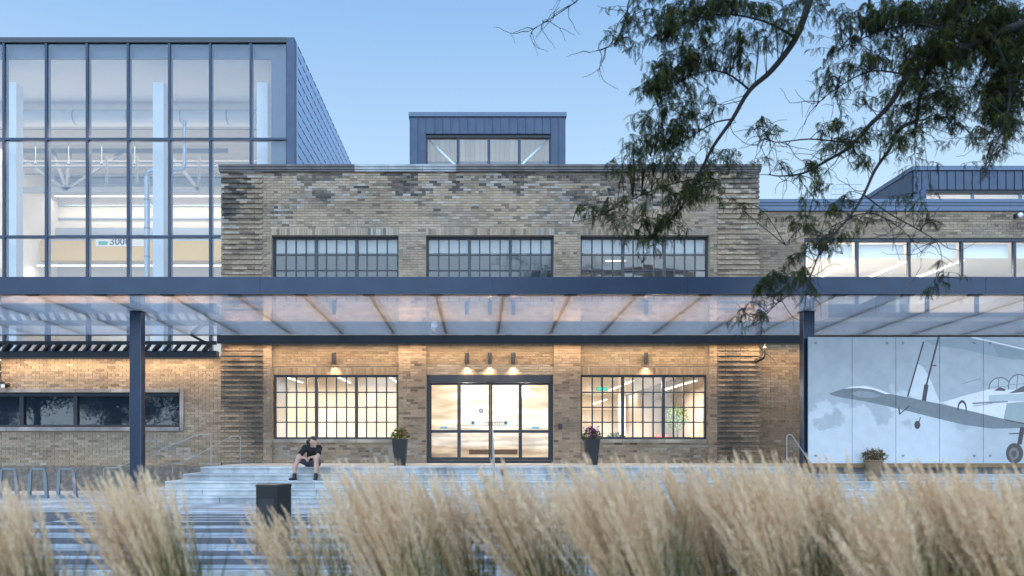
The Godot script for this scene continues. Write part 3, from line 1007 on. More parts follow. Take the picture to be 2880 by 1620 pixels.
	tm.text = "3000"
	tm.font_size = 32
	tm.pixel_size = 0.0125
	tm.depth = 0.006
	var sf := SystemFont.new()
	sf.font_names = ["Droid Sans"]
	sf.font_weight = 700
	tm.font = sf
	var tx := part("lettering", tm, M.black, cr, Vector3(at(338, 0, -12.1).x, YC.call(685), 0.334))
	bx("logo_mark", Vector3(plate[0] + 0.12, YC.call(694), 0.331), Vector3(plate[0] + 0.5, YC.call(684), 0.336), M.green_sign, cr)
	# duct pipe behind the glass
	var dp := thing("vent_pipe", "galvanised vent pipe with two elbows behind the tower glazing", "pipe", Vector3.ZERO)
	var m := MB.new()
	var pz := -4.9
	m.tube([at(414, 1000, pz), at(414, 500, pz), at(418, 484, pz), at(432, 478, pz), at(505, 478, pz), at(516, 474, pz), at(519, 460, pz), at(519, 340, pz)], [0.09, 0.09, 0.09, 0.09, 0.09, 0.075, 0.06, 0.06], 10)
	part("pipe", m.mesh(), M.galvanised, dp)
	for py in [560, 640, 720]:
		var c := MB.new()
		c.tube([at(414, py, pz), at(414, py + 5, pz)], [0.105, 0.105], 10)
		part("collar", c.mesh(), M.steel, dp)
	# ducts and service pipes under the deck
	var services := thing("service_pipes", "grey service pipes running across under the deck of the glazed hall", "pipe")
	for r in [[362, 0.05, -8.0], [455, 0.045, -9.4], [468, 0.06, -9.4], [490, 0.035, -11.0]]:
		var sp := MB.new()
		var l := at(-240, r[0], r[2])
		sp.tube([l, Vector3(-6.1 if r[0] < 420 else -7.0, l.y, l.z)], [r[1], r[1]], 8)
		part("pipe", sp.mesh(), M.truss, services)
	for px in [300, 385, 560, 600]:
		var sp := MB.new()
		sp.tube([at(px, 440, -8.6), at(px, 515, -8.6)], [0.05, 0.05], 8)
		part("drop_pipe", sp.mesh(), M.truss, services)
	var dk := thing("air_duct", "pale round air duct under the ceiling of the glazed hall", "duct")
	var dm := MB.new()
	dm.tube([at(-200, 330, -6.6), at(690, 330, -6.6), at(720, 338, -6.6)], [0.24, 0.24, 0.22], 14)
	part("duct", dm.mesh(), M.white_paint, dk)
	for px in [60, 210, 360, 510, 640]:
		var cm := MB.new()
		cm.tube([at(px, 330, -6.6), at(px + 4, 330, -6.6)], [0.255, 0.255], 14)
		part("collar", cm.mesh(), M.galvanised, dk)
	# lamps
	linear_lamp(Vector3(xs[0] + 0.2, YB.call(566), -12.9), Vector3(-6.4, YB.call(566), -12.9), 8.0, "long glowing strip lamp across the back of the glazed hall", "strip lamps in the glazed hall")
	linear_lamp(Vector3(xs[0] + 0.2, YB.call(777), -11.5), Vector3(-7.3, YB.call(777), -11.5), 6.0, "strip lamp low in the glazed hall just above the canopy beam", "strip lamps in the glazed hall")
	area_light(o, Vector3(-13.5, 8.0, -8.5), Vector2(11, 6), 5.2, Color(1.0, 0.98, 0.95), Vector3.UP)
	area_light(o, Vector3(-13.5, 12.6, -8.8), Vector2(11, 2), 8.0, SOFT, Vector3.DOWN)
	for k in 5:
		var x := at(100 + k * 93, 0, -9.0).x
		var t := thing("pendant_lamp", "small pendant lamp under the truss of the glazed hall, %s from the left" % ["first", "second", "third", "fourth", "fifth"][k], "lamp", Vector3(x, 12.0, -9.0), "pendant lamps in the glazed hall")
		var c := MB.new()
		c.tube([Vector3(0, 0, 0), Vector3(0, 0.85, 0)], [0.012, 0.012], 4)
		part("cord", c.mesh(), M.galvanised, t)
		var h := MB.new()
		h.lathe([Vector2(0.07, -0.10), Vector2(0.06, -0.04), Vector2(0.02, 0.0), Vector2(0.0, 0.0)], 10)
		part("shade", h.mesh(), M.rack, t)

func clad_boards(o: Node3D, x0: float, x1: float, y0: float, y1: float, z: float, wide: float) -> void:
	var n := maxi(1, int(round((x1 - x0) / wide)))
	for k in n:
		var b := MB.new()
		var g := rng.randf_range(0.9, 1.12)
		b.col = Color(g, g, g)
		var a := x0 + (x1 - x0) * k / n
		var e := x0 + (x1 - x0) * (k + 1) / n
		b.box(Vector3(a + 0.008, y0, z - 0.05), Vector3(e - 0.008, y1, z))
		b.box(Vector3(a + 0.002, y0, z - 0.048), Vector3(a + 0.03, y1, z + 0.025))
		part("cladding_panel", b.mesh(), M.cladding, o)

func roof_lantern() -> void:
	var o := thing("roof_lantern", "dark metal clad roof lantern with a wide window above the brick parapet", "roof lantern")
	var z := -6.0
	var s := FOC / (EYE_Z - z)
	var X := func(px: float) -> float: return (px - PX) / s
	var Y := func(py: float) -> float: return EYE_Y + (PY - py) / s
	var l: float = X.call(1152)
	var r: float = X.call(1591)
	var top: float = Y.call(329)
	var wl: float = X.call(1198)
	var wr: float = X.call(1549)
	var wt: float = Y.call(376)
	clad_boards(o, l, wl, 8.3, top, z, 0.28)
	clad_boards(o, wr, r, 8.3, top, z, 0.28)
	clad_boards(o, wl, wr, wt, top, z, 0.28)
	var bk := MB.new()
	holed(bk, l, r, 8.3, top, z - 0.3, z - 0.052, [Rect2(wl, 8.9, wr - wl, wt - 8.9)])
	bk.box(Vector3(l, 8.3, -11), Vector3(l + 0.1, top, z - 0.302))
	bk.box(Vector3(r - 0.1, 8.3, -11), Vector3(r, top, z - 0.302))
	part("shell", bk.mesh(), M.cladding, o)
	bx("parapet_flashing", Vector3(l - 0.03, top + 0.002, -11), Vector3(r + 0.03, Y.call(317), z + 0.06), M.coping_metal, o)
	var w := sub("window", o)
	bx("head_frame", Vector3(wl, wt - 0.11, z - 0.25), Vector3(wr, wt - 0.002, z - 0.06), M.dark_beam, w)
	var cuts := [wl, X.call(1288), X.call(1375), X.call(1461), wr]
	for k in 4:
		glass_sheet(w, cuts[k] + 0.04, cuts[k + 1] - 0.04, 8.92, wt - 0.1, z - 0.16, M.glass, 0.002)
	for k in 5:
		var c: float = cuts[k]
		bx("mullion", Vector3(c - 0.05, 8.9, z - 0.22), Vector3(c + 0.05, wt - 0.112, z - 0.1), M.beam, w)
	# inside: pale board ceiling sloping to the back, rails and braces
	var q := 0
	var x := wl - 0.3
	while x < wr + 0.3:
		var b := MB.new()
		b.col = Color(0.56, 0.55, 0.55) * rng.randf_range(0.85, 1.12)
		b.obox(Vector3(x + 0.09, 11.35, -8.6), Vector3(0.084, 0, 0), Vector3(0, 0.02, 0), Vector3(0, 0.9, 2.2))
		part("ceiling_board", b.mesh(), M.pale_board, o)
		x += 0.18
		q += 1
	bx("back_wall", Vector3(l + 0.11, 8.3, -11), Vector3(r - 0.11, 11.0, -10.9), M.white_paint, o)
	bx("lantern_floor", Vector3(l + 0.11, 8.3, -10.89), Vector3(r - 0.11, 8.4, z - 0.31), M.white_paint, o)
	for yy in [430, 441]:
		bx("rail", Vector3(wl - 0.2, Y.call(yy) - 0.03, z - 1.0), Vector3(wr + 0.2, Y.call(yy) + 0.03, z - 0.94), M.beam, o)
	for b in [[1200, 388, 1280, 465], [1546, 388, 1466, 465]]:
		var m := MB.new()
		m.bar(at(b[0], b[1], z - 0.6), at(b[2], b[3], z - 0.6), 0.07, 0.09, Vector3.BACK)
		part("brace", m.mesh(), M.galvanised, o)
	area_light(o, Vector3(0.35, 8.6, -8.2), Vector2(4, 2), 1.6, Color(1, 0.96, 0.92), Vector3.UP)

func roof_monitor() -> void:
	var o := thing("roof_monitor", "blue-grey metal clad roof monitor with a low strip window above the brick wing", "roof monitor")
	var z := -4.0
	var s := FOC / (EYE_Z - z)
	var l := (2569 - PX) / s
	var top := EYE_Y + (PY - 480) / s
	var wt := EYE_Y + (PY - 533) / s
	clad_boards(o, l, 19.0, wt, top, z, 0.27)
	clad_boards(o, l, l + 0.42, 7.46, wt, z, 0.21)
	bx("parapet_flashing", Vector3(l - 0.05, top + 0.002, -16), Vector3(19.0, top + 0.14, z + 0.06), M.coping_metal, o)
	for k in 16:
		var b := MB.new()
		var g := rng.randf_range(0.9, 1.1)
		b.col = Color(g, g, g)
		b.box(Vector3(l - 0.02, 7.46, -4.05 - 0.74 * (k + 1) + 0.01), Vector3(l + 0.05, top, -4.055 - 0.74 * k))
		part("flank_panel", b.mesh(), M.cladding, o)
	var w := sub("strip_window", o)
	bx("head_frame", Vector3(l + 0.42, wt - 0.11, z - 0.2), Vector3(19.0, wt - 0.002, z - 0.04), M.dark_beam, w)
	var x := l + 0.42
	while x < 18.5:
		glass_sheet(w, x + 0.04, x + 1.50, 7.5, wt - 0.1, z - 0.12, M.glass, 0.002)
		bx("mullion", Vector3(x + 1.50, 7.5, z - 0.16), Vector3(x + 1.56, wt - 0.112, z - 0.06), M.coping_metal, w)
		x += 1.53
	bx("back_wall", Vector3(l + 0.06, 7.46, -7.0), Vector3(19, top, -6.9), M.white_paint, o)
	bx("ceiling", Vector3(l + 0.06, wt + 0.2, -6.89), Vector3(19, wt + 0.25, z - 0.06), M.white_paint, o)
	area_light(o, Vector3(16, wt, -5.6), Vector2(4, 1), 4.0, Color(1, 0.98, 0.96))
	# ladder cage on the wing roof
	var t := thing("roof_ladder", "thin metal ladder cage standing on the roof beside the roof monitor", "ladder")
	var lz := -2.2
	for px in [2338, 2352, 2373, 2390, 2407]:
		var m := MB.new()
		var hi := 518.0 if px > 2345 else 528.0
		m.tube([at(px, hi, lz), Vector3(at(px, hi, lz).x, 7.46, lz)], [0.014, 0.014], 5)
		part("upright", m.mesh(), M.galvanised, t)
	for py in [518, 531, 546]:
		var m := MB.new()
		m.tube([at(2340, py + (10 if py < 520 else 0), lz), at(2352, py, lz), at(2425 if py < 520 else 2407, py, lz)], [0.012, 0.012, 0.012], 5)
		part("hoop", m.mesh(), M.galvanised, t)

# ------------------------------------------------------------------ canopy
func canopy_y(z: float) -> float:
	return 4.15 + 0.028 * z

func glass_canopy() -> void:
	var o := thing("glass_canopy", "long steel and glass canopy on two square posts along the whole facade", "canopy")
	# front beam in lengths
	var cuts := [-17.0, -10.5, -4.43, 0.25, 4.25, 10.3, 17.5]
	for k in 6:
		bx("front_beam", Vector3(cuts[k] + 0.003, 4.304, 5.32), Vector3(cuts[k + 1] - 0.003, 4.652, 5.52), M.beam, o)
	for k in range(-11, 12):
		var x := 0.519 + 1.3735 * k
		var r := MB.new()
		r.bar(Vector3(x, canopy_y(0.46) + 0.115, 0.46), Vector3(x, canopy_y(5.31) + 0.115, 5.31), 0.10, 0.18)
		part("rib", r.mesh(), M.rib, o)
		if k < 11:
			var g := MB.new()
			var a := Vector3(x + 0.004, canopy_y(0.44), 0.44)
			var b := Vector3(x + 1.3695, canopy_y(5.31), 5.31)
			var c := (a + b) * 0.5
			g.obox(c + Vector3(0, 0.006, 0), Vector3((b.x - a.x) * 0.5, 0, 0), Vector3(0, 0.006, 0), Vector3(0, (b.y - a.y) * 0.5, (b.z - a.z) * 0.5))
			part("pane", g.mesh(), M.canopy_glass, o)
		bx("bracket", Vector3(x - 0.12, 4.285, 5.36), Vector3(x + 0.12, 4.303, 5.50), M.dark_beam, o)
	# posts
	for x in [-7.69, 7.42]:
		var p := sub("post", o)
		var m := MB.new()
		m.box(Vector3(x - 0.12, 0.02 if x < 0 else FLOOR + 0.0, 3.53), Vector3(x + 0.12, 4.235, 3.77))
		part("shaft", m.mesh(), M.beam, p)
		for s in [-1, 1]:
			bx("flange", Vector3(x + 0.121 * s - 0.004, 0.02 if x < 0 else FLOOR, 3.745), Vector3(x + 0.121 * s + 0.004, 4.22, 3.78), M.coping_metal, p)
		bx("cap_plate", Vector3(x - 0.15, 4.236, 3.50), Vector3(x + 0.15, 4.248, 3.80), M.dark_beam, p)
		bx("base_plate", Vector3(x - 0.19, 0.0 if x < 0 else FLOOR + 0.001, 3.46), Vector3(x + 0.19, 0.02 if x < 0 else FLOOR + 0.018, 3.84), M.dark_beam, p)
	# gutter and its light strip along the block and the wing
	bx("gutter", Vector3(-6.93, 3.966, 0.20), Vector3(18.0, 4.148, 0.43), M.dark_beam, o)
	bx("wall_flashing", Vector3(-6.9, 4.09, 0.05), Vector3(18.0, 4.14, 0.195), M.dark_beam, o)
	bx("led_strip", Vector3(-6.9, 3.950, 0.285), Vector3(9.3, 3.9655, 0.32), M.lamp_warm, o)
	bx("gutter_lip", Vector3(-6.93, 3.925, 0.40), Vector3(18.0, 3.9655, 0.43), M.dark_beam, o)
	bx("lower_gutter_lip", Vector3(-16.5, 3.56, 0.37), Vector3(-6.96, 3.5995, 0.40), M.dark_beam, o)
	var teeth := MB.new()
	var x := -6.9
	while x < 9.3:
		teeth.box(Vector3(x, 3.945, 0.062), Vector3(x + 0.022, 3.985, 0.085))
		x += 0.041
	part("flashing_teeth", teeth.mesh(), M.teeth, o).set_meta("kind", "stuff")
	for k in 3:
		area_light(o, Vector3(-6.9 + 5.4 * (k + 0.5), 3.945, 0.30), Vector2(5.35, 0.03), 2.1, WARM)
	# lower open gutter along the annex
	bx("lower_gutter", Vector3(-16.5, 3.60, 0.14), Vector3(-6.96, 3.74, 0.40), M.dark_beam, o)
	bx("upper_rail", Vector3(-16.5, 3.90, 0.34), Vector3(-6.96, 3.995, 0.42), M.dark_beam, o)
	var rx := -16.3
	var q := 0
	while rx < -7.1:
		var m := MB.new()
		m.bar(Vector3(rx, 3.73, 0.38), Vector3(rx + 0.16, 3.91, 0.38), 0.05, 0.26 if q % 5 == 4 else 0.145, Vector3.BACK)
		part("strut", m.mesh(), M.dark_beam, o)
		rx += 0.265
		q += 1
	var br := MB.new()
	br.bar(at(538, 942, 0.44), at(575, 962, 0.44), 0.06, 0.13, Vector3.BACK)
	part("strut", br.mesh(), M.dark_beam, o)
	bx("lower_led_strip", Vector3(-16.4, 3.585, 0.255), Vector3(-7.0, 3.5995, 0.29), M.lamp_warm, o)
	var teeth2 := MB.new()
	x = -16.4
	while x < -7.0:
		teeth2.box(Vector3(x, 3.575, 0.022), Vector3(x + 0.022, 3.61, 0.045))
		x += 0.041
	part("flashing_teeth", teeth2.mesh(), M.teeth, o).set_meta("kind", "stuff")
	for k in 2:
		area_light(o, Vector3(-16.4 + 4.7 * (k + 0.5), 3.58, 0.272), Vector2(4.6, 0.03), 1.9, WARM)
	# downpipes
	for p in [[2150, 1010, -1], [-2, 1078, 1]]:
		var d := thing("downpipe", "black downpipe elbow %s" % ("between the ribbed pilaster and the mural" if p[2] < 0 else "at the far left end of the annex"), "pipe", Vector3.ZERO, "rainwater pipes under the canopy")
		var b := at(p[0], p[1], 0.16)
		var m := MB.new()
		m.tube([Vector3(b.x, 4.0 if p[2] < 0 else 3.7, 0.16), b + Vector3(0, 0.14, 0), b + Vector3(0.03 * p[2], 0.04, 0), b + Vector3(0.14 * p[2], -0.02, -0.02), b + Vector3(0.2 * p[2], -0.03, -0.12)], [0.045, 0.045, 0.045, 0.045, 0.045], 10)
		part("pipe", m.mesh(), M.black, d)
		for dy in [0.3, 0.6]:
			var c := MB.new()
			c.tube([b + Vector3(0, dy, 0), b + Vector3(0, dy + 0.03, 0)], [0.055, 0.055], 10)
			part("collar", c.mesh(), M.steel, d)
	var dc := thing("dome_camera", "small white dome camera under the canopy glass near the entrance", "camera", Vector3(-1.1, canopy_y(1.6), 1.6))
	var m2 := MB.new()
	m2.lathe([Vector2(0.0, -0.11), Vector2(0.05, -0.09), Vector2(0.07, -0.05), Vector2(0.085, -0.045), Vector2(0.085, -0.002), Vector2(0.0, -0.002)], 14)
	part("dome", m2.mesh(), M.white_paint, dc)

# ------------------------------------------------------------------ wall lamps
func wall_lamps() -> void:
	var where := ["between the ribbed pilaster and the seated person's window, above the left window", "left of the three above the doors", "middle of the three above the doors", "right of the three above the doors", "above the right multi-pane window"]
	where[0] = "alone above the left multi-pane window"
	where[4] = "alone above the right multi-pane window"
	var k := 0
	for px in [939.5, 1313.5, 1377.5, 1443.5, 1817.5]:
		var p := at(px, 1008, 0.0)
		p.z = 0.0
		var t := thing("wall_lamp", "black cylinder wall lamp, %s" % where[k], "lamp", p, "cylinder lamps on the brick wall")
		var m := MB.new()
		m.lathe([Vector2(0.045, -0.13), Vector2(0.055, -0.15), Vector2(0.055, 0.15), Vector2(0.045, 0.13)], 16)
		part("cylinder", m.mesh(), M.frame, t)
		bx("wall_bracket", Vector3(-0.035, -0.06, -0.118), Vector3(0.035, 0.06, -0.05), M.frame, t)
		for s in [-1, 1]:
			var l := MB.new()
			l.lathe([Vector2(0.0, 0.128 * s), Vector2(0.044, 0.128 * s)], 12)
			part("lamp_lens", l.mesh(), M.lamp_warm if s < 0 else M.lamp_white, t)
		var sp := SpotLight3D.new()
		sp.name = "lamp_light"
		sp.light_energy = 0.22
		sp.light_color = WARM
		sp.spot_angle = 50
		sp.spot_angle_attenuation = 0.8
		sp.spot_range = 8
		sp.light_size = 0.04
		sp.shadow_enabled = true
		t.add_child(sp)
		sp.transform = Transform3D(Basis.looking_at(Vector3(0, -1, -0.12), Vector3.FORWARD), Vector3(0, -0.155, 0))
		k += 1
	var c := thing("card_reader", "small black card reader on the brick pier right of the doors", "card reader", at(1575, 1199, 0.0))
	bx("body", Vector3(-0.045, -0.06, 0.0), Vector3(0.045, 0.06, 0.035), M.black, c)
	bx("face_plate", Vector3(-0.03, -0.045, 0.0355), Vector3(0.03, 0.045, 0.04), M.frame, c)
	var f := thing("flood_light", "small black and white flood light at the far left end of the annex wall", "lamp", at(12, 1086, 0.12))
	bx("housing", Vector3(-0.08, -0.05, -0.06), Vector3(0.06, 0.05, 0.06), M.black, f)
	bx("visor", Vector3(-0.05, -0.045, 0.061), Vector3(0.05, 0.045, 0.075), M.white_paint, f)
	bx("arm", Vector3(-0.02, -0.02, -0.14), Vector3(0.02, 0.02, -0.061), M.black, f)

# ------------------------------------------------------------------ printed mural
func fill_poly(im: Image, pts: Array, c: Color, share := 1.0) -> void:
	var lo := 1e9
	var hi := -1e9
	for p in pts:
		lo = minf(lo, p.y)
		hi = maxf(hi, p.y)
	for y in range(maxi(0, int(lo)), mini(im.get_height(), int(hi) + 1)):
		var xs := []
		var yy := y + 0.5
		for k in pts.size():
			var a: Vector2 = pts[k]
			var b: Vector2 = pts[(k + 1) % pts.size()]
			if (a.y <= yy) != (b.y <= yy):
				xs.append(a.x + (b.x - a.x) * (yy - a.y) / (b.y - a.y))
		xs.sort()
		for k in range(0, xs.size() - 1, 2):
			for x in range(maxi(0, int(round(xs[k]))), mini(im.get_width(), int(round(xs[k + 1])))):
				im.set_pixel(x, y, im.get_pixel(x, y).lerp(c, share))

func fill_line(im: Image, a: Vector2, b: Vector2, w: float, c: Color) -> void:
	var n := (b - a).orthogonal().normalized() * w * 0.5
	fill_poly(im, [a + n, b + n, b - n, a - n], c)

func fill_oval(im: Image, o: Vector2, r: Vector2, c: Color, hole := 0.0) -> void:
	for y in range(maxi(0, int(o.y - r.y)), mini(im.get_height(), int(o.y + r.y) + 1)):
		for x in range(maxi(0, int(o.x - r.x)), mini(im.get_width(), int(o.x + r.x) + 1)):
			var d := Vector2((x - o.x) / r.x, (y - o.y) / r.y).length()
			if d < 1.0 and d > hole:
				im.set_pixel(x, y, c)

func mural_print() -> ImageTexture:
	# old photograph of an aeroplane on the ground, printed pale blue-grey
	var w := 1200
	var h := 578
	var im := Image.create(w, h, false, Image.FORMAT_RGB8)
	var f := FastNoiseLite.new()
	f.seed = 12
	f.frequency = 0.006
	f.fractal_octaves = 5
	var K := 1.626
	for y in h:
		for x in w:
			var n := f.get_noise_2d(x, y * 1.3)
			var c := Color(0.68, 0.735, 0.79).lerp(Color(0.60, 0.665, 0.73), clampf(n * 0.5 + 0.4, 0, 1))
			# bank of cloud along the bottom with a lumpy upper edge
			var e := 340.0 + 210.0 * f.get_noise_2d(x * 0.8 + 900, y * 0.8) + 40.0 * sin(x * 0.011)
			var t := clampf((y - e) / 30.0, 0, 1) * clampf((w * 0.72 - x) / 260.0, 0.15, 1)
			c = c.lerp(Color(0.77, 0.835, 0.90), t * 0.8)
			im.set_pixel(x, y, c)
	var P := func(x: float, y: float) -> Vector2: return Vector2((x / 3.622 + 2240 - 2273) * K, (y / 3.622 + 930 - 948) * K)
	var poly := func(a: Array, c: Color, s := 1.0) -> void:
		var pts := []
		for k in range(0, a.size(), 2):
			pts.append(P.call(a[k], a[k + 1]))
		fill_poly(im, pts, c, s)
	var line := func(x0: float, y0: float, x1: float, y1: float, wd: float, c: Color) -> void:
		fill_line(im, P.call(x0, y0), P.call(x1, y1), wd / 3.622 * K, c)
	var dark := Color(0.24, 0.23, 0.26)
	var grey := Color(0.44, 0.49, 0.53)
	var pale := Color(0.80, 0.86, 0.92)
	poly.call([1300, 100, 1780, 60, 2700, 240, 2700, 400, 2318, 300, 2200, 300, 2000, 262, 1700, 190, 1400, 150], Color(0.57, 0.65, 0.72))
	poly.call([1990, 130, 2318, 210, 2700, 300, 2700, 400, 2318, 296, 2060, 270], Color(0.52, 0.60, 0.66), 0.7)
	line.call(1780, 66, 2700, 275, 16, Color(0.88, 0.92, 0.97))
	poly.call([1145, 665, 1200, 400, 1235, 340, 1290, 370, 1330, 440, 1380, 540, 1440, 690, 1475, 745, 1270, 718], pale)
	for c in [[2070, 590, 118, 118], [2262, 565, 112, 125]]:
		fill_oval(im, P.call(c[0], c[1]), Vector2(c[2], c[3]) / 3.622 * K, Color(0.40, 0.45, 0.50))
		fill_oval(im, P.call(c[0], c[1]), Vector2(c[2] - 12, c[3] - 12) / 3.622 * K, Color(0.70, 0.76, 0.81))
		line.call(c[0] - 10, c[1] - c[3], c[0] - 24, c[1] + 60, 9, Color(0.45, 0.50, 0.55))
		line.call(c[0] - c[2], c[1] - 10, c[0] + c[2], c[1] - 30, 7, Color(0.52, 0.57, 0.62))
	poly.call([1470, 735, 1700, 665, 1950, 600, 2318, 600, 2700, 640, 2700, 960, 2100, 905, 1730, 812, 1560, 765], Color(0.85, 0.89, 0.94))
	poly.call([2140, 740, 2318, 725, 2700, 760, 2700, 1010, 2318, 955, 2105, 905], Color(0.58, 0.66, 0.70))
	poly.call([335, 640, 480, 590, 640, 570, 780, 590, 950, 645, 1130, 680, 1450, 745, 1900, 850, 2130, 905, 2318, 950, 2318, 992, 2000, 1000, 1700, 960, 1450, 900, 1050, 800, 700, 722, 450, 682, 345, 655], grey)
	poly.call([560, 640, 640, 610, 760, 625, 860, 665, 760, 690, 620, 675], Color(0.58, 0.65, 0.71), 0.7)
	poly.call([480, 592, 560, 570, 700, 563, 830, 596, 955, 646, 900, 646, 780, 602, 640, 584], Color(0.90, 0.93, 0.97))
	poly.call([340, 655, 700, 700, 1450, 860, 2000, 965, 2000, 1000, 1700, 960, 1450, 900, 1050, 800, 700, 722], Color(0.44, 0.51, 0.57), 0.5)
	for k in 26:
		var x := 620.0 + k * 62
		line.call(x, 600 + (x - 620) * 0.2, x - 30, 700 + (x - 620) * 0.2, 4, Color(0.46, 0.53, 0.59))
	line.call(1293, 112, 1130, 675, 15, dark)
	line.call(1447, 62, 1320, 560, 18, dark)
	line.call(1322, 550, 1296, 715, 44, dark)
	line.call(1370, 356, 1422, 357, 12, dark)
	line.call(1690, 542, 1880, 487, 7, Color(0.45, 0.52, 0.60))
	line.call(1040, 785, 1050, 858, 13, dark)
	line.call(1050, 850, 1152, 765, 10, dark)
	fill_oval(im, P.call(1684, 800), Vector2(48, 92) / 3.622 * K, dark, 0.72)
	poly.call([1620, 808, 1750, 838, 1750, 900, 1620, 900], grey)
	line.call(1262, 882, 1245, 935, 9, dark)
	fill_oval(im, P.call(1228, 960), Vector2(30, 42) / 3.622 * K, dark)
	line.call(1790, 742, 2150, 722, 16, Color(0.45, 0.50, 0.55))
	line.call(1795, 770, 2000, 742, 6, Color(0.45, 0.50, 0.55))
	poly.call([2010, 612, 2070, 575, 2130, 600, 2120, 615], Color(0.30, 0.31, 0.34))
	poly.call([2160, 640, 2318, 560, 2318, 625], Color(0.36, 0.36, 0.40))
	poly.call([1955, 660, 2318, 640, 2318, 720, 1960, 722], Color(0.66, 0.73, 0.79), 0.8)
	line.call(2120, 908, 2500, 985, 10, dark)
	line.call(2300, 985, 2268, 1160, 46, dark)
	line.call(2160, 1050, 2330, 1047, 10, dark)
	fill_oval(im, P.call(2218, 1250), Vector2(88, 104) / 3.622 * K, Color(0.28, 0.27, 0.29))
	fill_oval(im, P.call(2212, 1254), Vector2(52, 64) / 3.622 * K, Color(0.44, 0.44, 0.46))
	fill_oval(im, P.call(2210, 1256), Vector2(26, 34) / 3.622 * K, Color(0.30, 0.30, 0.32))
	# print grain and fading
	var g := RandomNumberGenerator.new()
	g.seed = 3
	for y in h:
		for x in w:
			var k := 1.0 + g.randf_range(-0.025, 0.025) + 0.035 * f.get_noise_2d(x * 2.5 + 400, y * 2.5)
			var c := im.get_pixel(x, y)
			im.set_pixel(x, y, Color(c.r * k, c.g * k, c.b * k))
	return ImageTexture.create_from_image(im)

func mural_wall() -> void:
	var z := 3.9
	var x0 := 7.353
	var y0 := 0.83
	var y1 := 3.643
	var wide := 5.848
	var o := thing("mural_wall", "tall blue-grey mural panels printed with an old aeroplane, right of the canopy post", "mural")
	var m := StandardMaterial3D.new()
	m.resource_name = "mural_print"
	m.albedo_texture = mural_print()
	m.albedo_color = Color(1.0, 0.93, 0.88)
	m.roughness = 0.45
	for k in 6:
		var a := x0 + wide * k / 6.0 + (0.0 if k == 0 else 0.005)
		var b := x0 + wide * (k + 1) / 6.0 - 0.005
		var p := MB.new()
		p.box(Vector3(a, y0, z - 0.03), Vector3(b, y1, z))
		for q in p.v.size():
			p.t[q] = Vector2((p.v[q].x - x0) / wide, (y1 - p.v[q].y) / (y1 - y0))
		part("panel", p.mesh(), m, o)
	for px in [2294, 2496, 2540, 2741, 2785]:
		for py in [964, 1281]:
			var p := at(px, py, z)
			var b := MB.new()
			b.lathe([Vector2(0.0, -0.02), Vector2(0.024, -0.02), Vector2(0.024, 0.02), Vector2(0.018, 0.026), Vector2(0.0, 0.026)], 12)
			var n := part("bolt", b.mesh(), M.steel, o, p + Vector3(0, 0, 0.002))
			n.rotation.x = PI / 2
	bx("base_plank", Vector3(x0 - 0.1, FLOOR, z - 0.12), Vector3(x0 + wide + 3.0, y0 - 0.003, z + 0.03), M.plank, o)
	bx("backing_frame", Vector3(x0 + 0.03, y0, z - 0.12), Vector3(x0 + wide, y1 - 0.02, z - 0.035), M.dark_beam, o)

# ------------------------------------------------------------------ ground, terrace and steps
func ground() -> void:
	var g := setting("ground", "dark ground reaching to the horizon")
	var m := MB.new()
	m.quad(Vector3(-400, -0.06, 400), Vector3(400, -0.06, 400), Vector3(400, -0.06, -400), Vector3(-400, -0.06, -400), Vector3.UP)
	part("earth", m.mesh(), M.earth, g)
	var p := setting("plaza", "pale concrete plaza with dark paving bands in front of the steps")
	var b := MB.new()
	b.col = Color(0.46, 0.48, 0.52)
	b.box(Vector3(-30, -0.059, -0.02), Vector3(30, 0.0, 14.6))
	part("slab", b.mesh(), M.plaza, p)
	var rows := []
	for r in [[1487, 1498], [1514, 1529], [1550, 1563], [1573, 1588], [1600, 1612], [1625, 1640]]:
		rows.append([r[0], r[1], -30.0, 30.0])
	rows.append([1441, 1468, -30.0, -6.9])
	for r in [[1447, 1450], [1454, 1458], [1461, 1465], [1469, 1477]]:
		rows.append([r[0], r[1], -6.85, 30.0])
	for r in rows:
		var za: float = EYE_Z - FOC * EYE_Y / (r[0] - PY)
		var zb: float = EYE_Z - FOC * EYE_Y / (r[1] - PY)
		var x: float = r[2]
		while x < r[3] - 0.1:
			var x2 := minf(x + rng.randf_range(2.2, 3.4), r[3])
			if x2 > -14 and x < 14:
				var s := MB.new()
				s.col = Color(0.115, 0.115, 0.135) * rng.randf_range(0.8, 1.25)
				s.box(Vector3(x + 0.006, 0.0005, za), Vector3(x2 - 0.006, 0.006, zb))
				part("paving_band", s.mesh(), M.plaza, p)
			x = x2
	# narrow joints across the pale strips
	var j := MB.new()
	for q in 18:
		var zz := 6.2 + q * 0.47
		j.col = Color(0.25, 0.25, 0.27)
		j.box(Vector3(-14, 0.0005, zz), Vector3(14, 0.003, zz + 0.012))
	part("paving_joint", j.mesh(), M.plaza, p)
	var bed := setting("planting_bed", "dark soil bed under the ornamental grasses")
	bx("soil", Vector3(-14, -0.059, 14.72), Vector3(14, 0.04, 21.0), M.soil, bed)
	bx("kerb", Vector3(-14, -0.059, 14.605), Vector3(14, 0.1, 14.715), M.concrete, bed)

